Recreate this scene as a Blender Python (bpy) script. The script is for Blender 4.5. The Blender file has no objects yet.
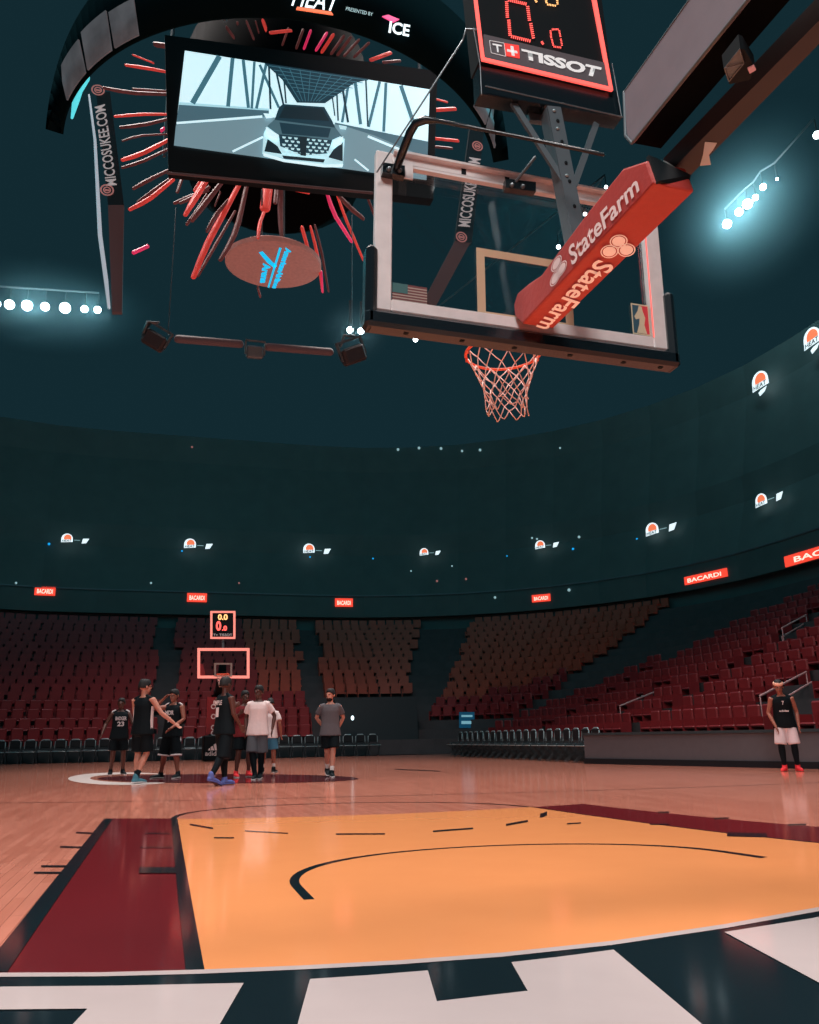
import bpy, math, random
from mathutils import Vector, Matrix
random.seed(4)
sc = bpy.context.scene
COL = sc.collection
PI = math.pi

# ------------------------------------------------------------------ camera, world, lights, exposure
YAW, PIT, ROL, FPX, CX, CY = .27123, .26588, -.01812, 828.1, 404.0, 511.67
CAM = Vector((-1.8975, -2.8562, .7123))
_f = Vector((math.sin(YAW)*math.cos(PIT), math.cos(YAW)*math.cos(PIT), math.sin(PIT)))
_r0 = Vector((math.cos(YAW), -math.sin(YAW), 0)); _u0 = _r0.cross(_f)
_r = math.cos(ROL)*_r0 + math.sin(ROL)*_u0; _u = -math.sin(ROL)*_r0 + math.cos(ROL)*_u0
cd = bpy.data.cameras.new('camera'); cam = bpy.data.objects.new('camera', cd); COL.objects.link(cam)
cam.matrix_world = Matrix(((_r.x, _u.x, -_f.x, CAM.x), (_r.y, _u.y, -_f.y, CAM.y), (_r.z, _u.z, -_f.z, CAM.z), (0, 0, 0, 1)))
cd.sensor_fit = 'VERTICAL'; cd.sensor_height = 24; cd.lens = FPX/1024*24; cd.clip_end = 400
cd.shift_x = (409.5-CX)/1024; cd.shift_y = -(512-CY)/1024
sc.camera = cam
sc.view_settings.view_transform = 'Standard'; sc.view_settings.look = 'None'
sc.view_settings.gamma = 1; sc.view_settings.use_curve_mapping = False
sc.view_settings.exposure = 0
sc.cycles.max_bounces = 6; sc.cycles.sample_clamp_indirect = 4

wd = bpy.data.worlds.new('dark_hall'); sc.world = wd; wd.use_nodes = True
wd.node_tree.nodes['Background'].inputs[0].default_value = (.0062, .0225, .0300, 1)
wd.node_tree.nodes['Background'].inputs[1].default_value = 1.0

def spot(name, loc, tgt, power, col, angle, blend=1.0, radius=3.0):
    l = bpy.data.lights.new(name, 'SPOT'); l.energy = power; l.color = col; l.spot_size = math.radians(angle)
    l.spot_blend = blend; l.shadow_soft_size = radius
    o = bpy.data.objects.new(name, l); COL.objects.link(o); o.location = loc
    o.rotation_euler = (Vector(tgt)-Vector(loc)).to_track_quat('-Z', 'Y').to_euler(); return o
WARM = (1, .90, .86)
# the rig of court floodlights hung over each quarter of the floor, and one behind the near baseline
spot('court_light', (-5, 3, 24), (-1, 2, 0), 16500, WARM, 68)
spot('court_light', (6, 4, 24), (2, 3, 0), 16500, WARM, 68)
spot('court_light', (-5, 16, 24), (-1, 14, 0), 14000, WARM, 62)
spot('court_light', (6, 17, 24), (2, 15, 0), 14000, WARM, 62)
spot('court_light', (0, 27, 24), (0, 23, 0), 9500, WARM, 54)
spot('court_light', (-7, -13, 13), (0, 3, 2.5), 9500, (1, .97, .96), 55)
# added fill spots that brighten the front rows of the lower bowl
spot('stand_fill', (2, 10, 20), (11.5, 14, 0), 5200, (1, .72, .7), 62)
spot('stand_fill', (0, 20, 20), (0, 32.5, 0), 7000, (1, .72, .7), 58)
# added blue-green point fills that lift the dark walls and stands
for x, y in ((-9, 2), (9, 4), (-10, 22), (11, 24), (0, 31), (16, 12)):
    l = bpy.data.lights.new('teal_fill', 'POINT'); l.energy = 530; l.color = (.08, .80, .95); l.shadow_soft_size = 2.5
    o = bpy.data.objects.new('teal_fill', l); COL.objects.link(o); o.location = (x, y, 19)

def ray(x, y): return _f + _r*((x-CX)/FPX) + _u*((CY-y)/FPX)
def at(x, y, **k):
    """the point of the place seen at a pixel, on the plane X, Y or Z = value"""
    a, v = list(k.items())[0]; i = 'XYZ'.index(a); d = ray(x, y)
    return CAM + d*((v-CAM[i])/d[i])
def pxof(p):
    d = Vector(p)-CAM; w = d.dot(_f)
    return (CX+FPX*d.dot(_r)/w, CY-FPX*d.dot(_u)/w) if w > .1 else (-9999, 0)

# ------------------------------------------------------------------ materials
MATS = {}
def lin(c): return tuple((v/255/12.92 if v/255 <= .04045 else ((v/255+.055)/1.055)**2.4) for v in c)
def mat(name, rgb, rough=.6, metal=0, spec=.5, emit=0, bump=0, noise=0, nscale=20, srgb=True, coat=0, trans=0, ior=None):
    if name in MATS: return MATS[name]
    m = bpy.data.materials.new(name); m.use_nodes = True; nt = m.node_tree; b = nt.nodes['Principled BSDF']
    c = lin(rgb) if srgb else rgb
    b.inputs['Base Color'].default_value = (*c, 1)
    b.inputs['Roughness'].default_value = rough; b.inputs['Metallic'].default_value = metal
    b.inputs['Specular IOR Level'].default_value = spec
    if coat: b.inputs['Coat Weight'].default_value = coat; b.inputs['Coat Roughness'].default_value = .1
    if trans: b.inputs['Transmission Weight'].default_value = trans
    if ior: b.inputs['IOR'].default_value = ior
    if emit: b.inputs['Emission Color'].default_value = (*c, 1); b.inputs['Emission Strength'].default_value = emit
    if noise or bump:
        tc = nt.nodes.new('ShaderNodeTexCoord'); n = nt.nodes.new('ShaderNodeTexNoise')
        n.inputs['Scale'].default_value = nscale; n.inputs['Detail'].default_value = 4
        nt.links.new(tc.outputs['Object'], n.inputs['Vector'])
        if noise:
            mx = nt.nodes.new('ShaderNodeMix'); mx.data_type = 'RGBA'
            mx.inputs['A'].default_value = (*[v*(1-noise) for v in c], 1); mx.inputs['B'].default_value = (*[min(1, v*(1+noise)) for v in c], 1)
            nt.links.new(n.outputs['Fac'], mx.inputs['Factor']); nt.links.new(mx.outputs['Result'], b.inputs['Base Color'])
            if emit: nt.links.new(mx.outputs['Result'], b.inputs['Emission Color'])
        if bump:
            bp = nt.nodes.new('ShaderNodeBump'); bp.inputs['Strength'].default_value = bump; bp.inputs['Distance'].default_value = .02
            nt.links.new(n.outputs['Fac'], bp.inputs['Height']); nt.links.new(bp.outputs['Normal'], b.inputs['Normal'])
    MATS[name] = m; return m
def wood_mat():
    m = bpy.data.materials.new('maple_boards'); m.use_nodes = True; nt = m.node_tree; b = nt.nodes['Principled BSDF']; N = nt.nodes.new; L = nt.links.new
    tc = N('ShaderNodeTexCoord'); mp = N('ShaderNodeMapping'); mp.inputs['Rotation'].default_value = (0, 0, PI/2)
    L(tc.outputs['Object'], mp.inputs['Vector'])
    br = N('ShaderNodeTexBrick'); br.inputs['Scale'].default_value = 1; br.inputs['Brick Width'].default_value = .9; br.inputs['Row Height'].default_value = .06
    br.inputs['Mortar Size'].default_value = .0012; br.inputs['Color1'].default_value = (*lin((216, 138, 116)), 1); br.inputs['Color2'].default_value = (*lin((197, 121, 100)), 1)
    br.inputs['Mortar'].default_value = (*lin((140, 80, 62)), 1); L(mp.outputs[0], br.inputs['Vector'])
    n = N('ShaderNodeTexNoise'); mp2 = N('ShaderNodeMapping'); mp2.inputs['Scale'].default_value = (9, .7, 1); L(tc.outputs['Object'], mp2.inputs['Vector']); L(mp2.outputs[0], n.inputs['Vector'])
    n.inputs['Scale'].default_value = 2; n.inputs['Detail'].default_value = 5
    mx = N('ShaderNodeMix'); mx.data_type = 'RGBA'; mx.blend_type = 'MULTIPLY'; mx.inputs['Factor'].default_value = .3
    L(br.outputs['Color'], mx.inputs['A']); L(n.outputs['Color'], mx.inputs['B'])
    rg = N('ShaderNodeValToRGB'); rg.color_ramp.elements[0].color = (.55, .55, .55, 1); rg.color_ramp.elements[0].position = .3; rg.color_ramp.elements[1].position = .6
    L(n.outputs['Fac'], rg.inputs[0]); L(rg.outputs[0], mx.inputs['B'])
    L(mx.outputs['Result'], b.inputs['Base Color']); b.inputs['Roughness'].default_value = .12; b.inputs['IOR'].default_value = 1.5
    MATS['wood'] = m; return m
FLR = dict(rough=.10, ior=1.5)
wood_mat()
mat('orange', (253, 160, 100), noise=.06, nscale=3, **FLR); mat('maroon', (110, 31, 37), noise=.12, nscale=2, **FLR)
mat('maroon_dark', (92, 32, 36), **FLR); mat('black', (22, 34, 40), **FLR); mat('white', (204, 187, 185), noise=.05, nscale=4, **FLR)
mat('dark', (44, 54, 58), .8); mat('dark_gloss', (18, 30, 36), .25); mat('rubber', (16, 26, 31), .5, noise=.15)
mat('concrete', (72, 68, 70), .85, noise=.3, nscale=2); mat('fascia', (74, 92, 92), .7, noise=.2, nscale=1)
mat('seat_red', (142, 42, 46), .45, noise=.25, nscale=2); mat('seat_orange', (172, 76, 58), .45, noise=.25, nscale=2); mat('leg_dark', (44, 52, 56), .5); mat('chair_black', (24, 34, 38), .35); mat('chair_metal', (165, 185, 188), .3, .35)
mat('frame_white', (232, 224, 222), .45, .15, noise=.14, nscale=14); mat('steel', (110, 118, 122), .4, .6, noise=.2); mat('steel_dark', (96, 108, 114), .5, .3); mat('catwalk', (110, 112, 116), .8)
mat('panel_grey', (132, 124, 132), .5, noise=.12, nscale=9); mat('boom_brown', (50, 48, 52), .6, noise=.2, nscale=8); mat('paint_chip', (190, 200, 205), .6)
mat('pad_red', (180, 60, 53), .55, noise=.08, nscale=30, bump=.15); mat('pad_cream', (255, 236, 228), .5, emit=.12); mat('pad_white', (250, 228, 226), .5)
mat('rim_orange', (255, 96, 58), .5); mat('net', (250, 205, 195), .7); mat('gold_tape', (205, 172, 140), .6)
mat('led_red', (255, 92, 84), emit=1.6); mat('led_border', (255, 96, 88), emit=1.15); mat('led_gold', (255, 190, 120), emit=1.5); mat('strip_grey', (84, 78, 82), .5, emit=.25); mat('logo_silver', (215, 215, 215), .4, emit=.55); mat('logo_red', (225, 60, 55), .5, emit=.8)
mat('sign_red', (255, 74, 54), emit=1.0); mat('sign_white', (255, 225, 205), emit=1.2); mat('lamp_glow', (235, 250, 255), emit=14); mat('lamp_small', (225, 250, 255), emit=1.6); mat('lamp_tiny', (150, 185, 190), emit=.8)
mat('led_cyan', (90, 215, 225), emit=1); mat('blue_dot', (20, 150, 215), emit=1.2); mat('led_white', (225, 240, 245), emit=1.1); mat('led_orange', (240, 120, 80), emit=1.0); mat('led_pink', (235, 80, 140), emit=1)
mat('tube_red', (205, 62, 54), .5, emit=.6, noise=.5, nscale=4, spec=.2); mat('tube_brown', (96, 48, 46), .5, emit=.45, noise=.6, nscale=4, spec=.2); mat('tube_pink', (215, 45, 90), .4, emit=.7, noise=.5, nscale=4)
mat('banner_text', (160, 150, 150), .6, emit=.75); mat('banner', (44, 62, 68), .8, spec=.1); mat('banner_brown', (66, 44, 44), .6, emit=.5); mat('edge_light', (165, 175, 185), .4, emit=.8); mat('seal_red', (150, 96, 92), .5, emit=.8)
mat('disc_brown', (136, 88, 80), .7, emit=.62, noise=.25, nscale=14); mat('disc_cyan', (0, 185, 235), emit=.95); mat('band_sheen', (118, 116, 120), .35, .6, noise=.7, nscale=2.2, emit=.3); mat('band_dark', (12, 30, 34), .9, spec=.0); mat('black_matte', (7, 10, 12), .9, spec=.05); mat('ink', (14, 22, 26), .7, spec=.2); mat('ring_white', (250, 232, 226), rough=.2)
mat('board_grey', (92, 88, 92), .55, noise=.12, nscale=6); mat('sign_blue', (20, 86, 118), .5, emit=.35); mat('sign_text', (130, 185, 200), .5, emit=.6)
mat('flag_teal', (60, 105, 105), .6); mat('flag_white', (170, 150, 140), .6); mat('flag_red', (110, 60, 60), .6); mat('nba_blue', (50, 85, 100), .5); mat('nba_red', (200, 60, 70), .5); mat('nba_white', (200, 190, 160), .5)
mat('rail', (225, 170, 168), .4, .3); mat('hoop_pink', (244, 142, 128), emit=.85); mat('far_red', (150, 38, 44), .6)

def glass_mat():
    m = bpy.data.materials.new('board_glass'); m.use_nodes = True; nt = m.node_tree; nt.nodes.clear(); N = nt.nodes.new
    o = N('ShaderNodeOutputMaterial'); t = N('ShaderNodeBsdfTransparent'); g = N('ShaderNodeBsdfGlossy'); g.inputs['Roughness'].default_value = .03
    fr = N('ShaderNodeFresnel'); fr.inputs['IOR'].default_value = 1.35; mx = N('ShaderNodeMixShader'); t.inputs[0].default_value = (.93, .95, .95, 1)
    nt.links.new(fr.outputs[0], mx.inputs[0]); nt.links.new(t.outputs[0], mx.inputs[1]); nt.links.new(g.outputs[0], mx.inputs[2]); nt.links.new(mx.outputs[0], o.inputs[0])
    MATS['glass'] = m
glass_mat()

# ------------------------------------------------------------------ mesh helpers
class MB:
    """collects shapes; build() links them as one mesh object"""
    def __init__(s): s.v = []; s.f = []; s.m = []; s.sm = []
    def add(s, vs, fs, mi=0, smooth=False):
        k = len(s.v); s.v += [Vector(p) for p in vs]
        for f in fs: s.f.append([i+k for i in f]); s.m.append(mi); s.sm.append(smooth)
        return s
    def box(s, lo, hi, mi=0, bev=0, M=None):
        (x0, y0, z0), (x1, y1, z1) = lo, hi
        if bev:
            b = bev; V = []; 
            P = []
            for z, q in ((z0, b), (z0+b, 0), (z1-b, 0), (z1, b)):
                P.append([(x0+q+b*(q == 0), y0+q, z), (x1-q-b*(q == 0), y0+q, z), (x1-q, y0+q+b*(q == 0), z), (x1-q, y1-q-b*(q == 0), z),
                          (x1-q-b*(q == 0), y1-q, z), (x0+q+b*(q == 0), y1-q, z), (x0+q, y1-q-b*(q == 0), z), (x0+q, y0+q+b*(q == 0), z)])
            V = [p for r in P for p in r]; F = [list(range(7, -1, -1)), [24+i for i in range(8)]]
            for k in range(3):
                for i in range(8): j = (i+1) % 8; F.append([k*8+i, k*8+j, k*8+8+j, k*8+8+i])
        else:
            V = [(x0, y0, z0), (x1, y0, z0), (x1, y1, z0), (x0, y1, z0), (x0, y0, z1), (x1, y0, z1), (x1, y1, z1), (x0, y1, z1)]
            F = [(3, 2, 1, 0), (4, 5, 6, 7), (0, 1, 5, 4), (1, 2, 6, 5), (2, 3, 7, 6), (3, 0, 4, 7)]
        if M is not None: V = [M @ Vector(p) for p in V]
        return s.add(V, F, mi)
    def tube(s, path, rad, n=8, mi=0, cap=True, flat=1.0, side=None):
        """swept tube; rad a number or one per point; flat squeezes it across the side vector; round ends"""
        P = [Vector(p) for p in path]; R = [rad]*len(P) if isinstance(rad, (int, float)) else list(rad)
        if cap:
            d0 = (P[0]-P[1]).normalized(); d1 = (P[-1]-P[-2]).normalized()
            P = [P[0]+d0*R[0]*.95, P[0]+d0*R[0]*.6]+P+[P[-1]+d1*R[-1]*.6, P[-1]+d1*R[-1]*.95]
            R = [R[0]*.25, R[0]*.8]+R+[R[-1]*.8, R[-1]*.25]
        rings = []; ref = Vector(side) if side else None
        for i, p in enumerate(P):
            t = (P[min(i+1, len(P)-1)]-P[max(i-1, 0)]).normalized()
            if side: a = (ref-t*ref.dot(t)).normalized()
            else:
                if ref is None: ref = Vector((0, 0, 1)) if abs(t.z) < .9 else Vector((1, 0, 0))
                a = (ref-t*ref.dot(t)).normalized(); ref = a
            b = t.cross(a)
            rings.append([p+a*R[i]*math.cos(2*PI*k/n)+b*R[i]*flat*math.sin(2*PI*k/n) for k in range(n)])
        return s.loft(rings, mi)
    def loft(s, rings, mi=0, smooth=True):
        n = len(rings[0]); V = [p for r in rings for p in r]; F = [list(range(n-1, -1, -1)), [(len(rings)-1)*n+k for k in range(n)]]
        for i in range(len(rings)-1):
            for k in range(n): j = (k+1) % n; F.append([i*n+k, i*n+j, i*n+n+j, i*n+n+k])
        return s.add(V, F, mi, smooth)
    def beam(s, a, b, w, h=None, mi=0, up=(0, 0, 1)):
        a, b = Vector(a), Vector(b); t = (b-a).normalized(); up = Vector(up)
        if abs(t.dot(up)) > .98: up = Vector((0, 1, 0))
        x = t.cross(up).normalized()*w/2; z = x.cross(t).normalized()*(h or w)/2
        V = [a-x-z, a+x-z, a+x+z, a-x+z, b-x-z, b+x-z, b+x+z, b-x+z]
        return s.add(V, [(3, 2, 1, 0), (4, 5, 6, 7), (0, 1, 5, 4), (1, 2, 6, 5), (2, 3, 7, 6), (3, 0, 4, 7)], mi)
    def prism(s, pts, off, mi=0):
        """flat polygon given thickness along the vector off"""
        n = len(pts); P = [Vector(p) for p in pts]; off = Vector(off)
        return s.add(P+[p+off for p in P], [list(range(n)), list(range(2*n-1, n-1, -1))]+[[(i+1) % n, i, n+i, n+(i+1) % n] for i in range(n)], mi)
    def ball(s, c, r, mi=0, n=12, m=8):
        c = Vector(c); rx, ry, rz = (r, r, r) if isinstance(r, (int, float)) else r
        rings = []
        for i in range(m+1):
            a = -PI/2+PI*(i+.12*(i == 0)-.12*(i == m))/m
            rings.append([c+Vector((rx*math.cos(a)*math.cos(2*PI*k/n), ry*math.cos(a)*math.sin(2*PI*k/n), rz*math.sin(a))) for k in range(n)])
        return s.loft(rings, mi)
    def build(s, name, mats, parent=None, loc=None):
        me = bpy.data.meshes.new(name)
        o = Vector(loc) if loc is not None else Vector((0, 0, 0))
        me.from_pydata([tuple(p-o) for p in s.v], [], s.f)
        for m in (mats if isinstance(mats, (list, tuple)) else [mats]): me.materials.append(MATS[m] if isinstance(m, str) else m)
        for p, mi, sm in zip(me.polygons, s.m, s.sm): p.material_index = mi; p.use_smooth = sm
        me.update()
        ob = bpy.data.objects.new(name, me); COL.objects.link(ob)
        if loc is not None: ob.location = loc
        if parent: ob.parent = parent
        return ob
def tag(o, label=None, cat=None, group=None, kind=None):
    if label: o['label'] = label
    if cat: o['category'] = cat
    if group: o['group'] = group
    if kind: o['kind'] = kind
    return o
def empty(name, loc, label=None, cat=None, group=None, rz=0):
    o = bpy.data.objects.new(name, None); COL.objects.link(o); o.location = loc; o.rotation_euler.z = rz; o.empty_display_size = .2
    return tag(o, label, cat, group)
def put(child, parent):
    """parent an already placed (world space) part to its thing"""
    child.parent = parent; child.matrix_parent_inverse = Matrix.LocRotScale(parent.location, parent.rotation_euler, None).inverted(); return child
def copy_tree(o, parent=None):
    c = o.copy(); COL.objects.link(c); c.parent = parent
    for ch in list(KIDS.get(o.name, [])): copy_tree(ch, c)
    return c
KIDS = {}
def kid(ch):
    KIDS.setdefault(ch.parent.name, []).append(ch); return ch
def solid(mb, name, m, parent, voxel, smooth=2):
    """fuse overlapping shapes into one continuous skin"""
    t = mb.build('tmp', m); md = t.modifiers.new('r', 'REMESH'); md.mode = 'VOXEL'; md.voxel_size = voxel; md.use_smooth_shade = True
    if smooth: sm = t.modifiers.new('s', 'SMOOTH'); sm.iterations = smooth; sm.factor = .5
    me = bpy.data.meshes.new_from_object(t.evaluated_get(bpy.context.evaluated_depsgraph_get()))
    for p in me.polygons: p.use_smooth = True
    bpy.data.objects.remove(t); me.name = name
    ob = bpy.data.objects.new(name, me); COL.objects.link(ob); ob.parent = parent
    return ob
def bil(q, u, v):
    a = Vector(q[0])*(1-u)+Vector(q[1])*u; b = Vector(q[3])*(1-u)+Vector(q[2])*u
    return a*(1-v)+b*v
def text(body, quad, m, name='lettering', parent=None, thick=.004, bold=.0, shear=0):
    """lettering stretched over a quad: bottom left, bottom right, top right, top left (as read)"""
    cu = bpy.data.curves.new('t', 'FONT'); cu.body = body; cu.offset = bold; cu.shear = shear; cu.fill_mode = 'FRONT'; cu.resolution_u = 3
    t = bpy.data.objects.new('t', cu); me = bpy.data.meshes.new_from_object(t); bpy.data.objects.remove(t)
    xs = [v.co.x for v in me.vertices]; ys = [v.co.y for v in me.vertices]; x0, x1, y0, y1 = min(xs), max(xs), min(ys), max(ys)
    nrm = (Vector(quad[1])-Vector(quad[0])).cross(Vector(quad[3])-Vector(quad[0])).normalized()
    for v in me.vertices: v.co = bil(quad, (v.co.x-x0)/(x1-x0), (v.co.y-y0)/(y1-y0))+nrm*thick
    me.materials.clear(); me.materials.append(MATS[m]); me.name = name; me.update()
    o = bpy.data.objects.new(name, me); COL.objects.link(o)
    if parent: put(o, parent)
    return o

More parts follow.
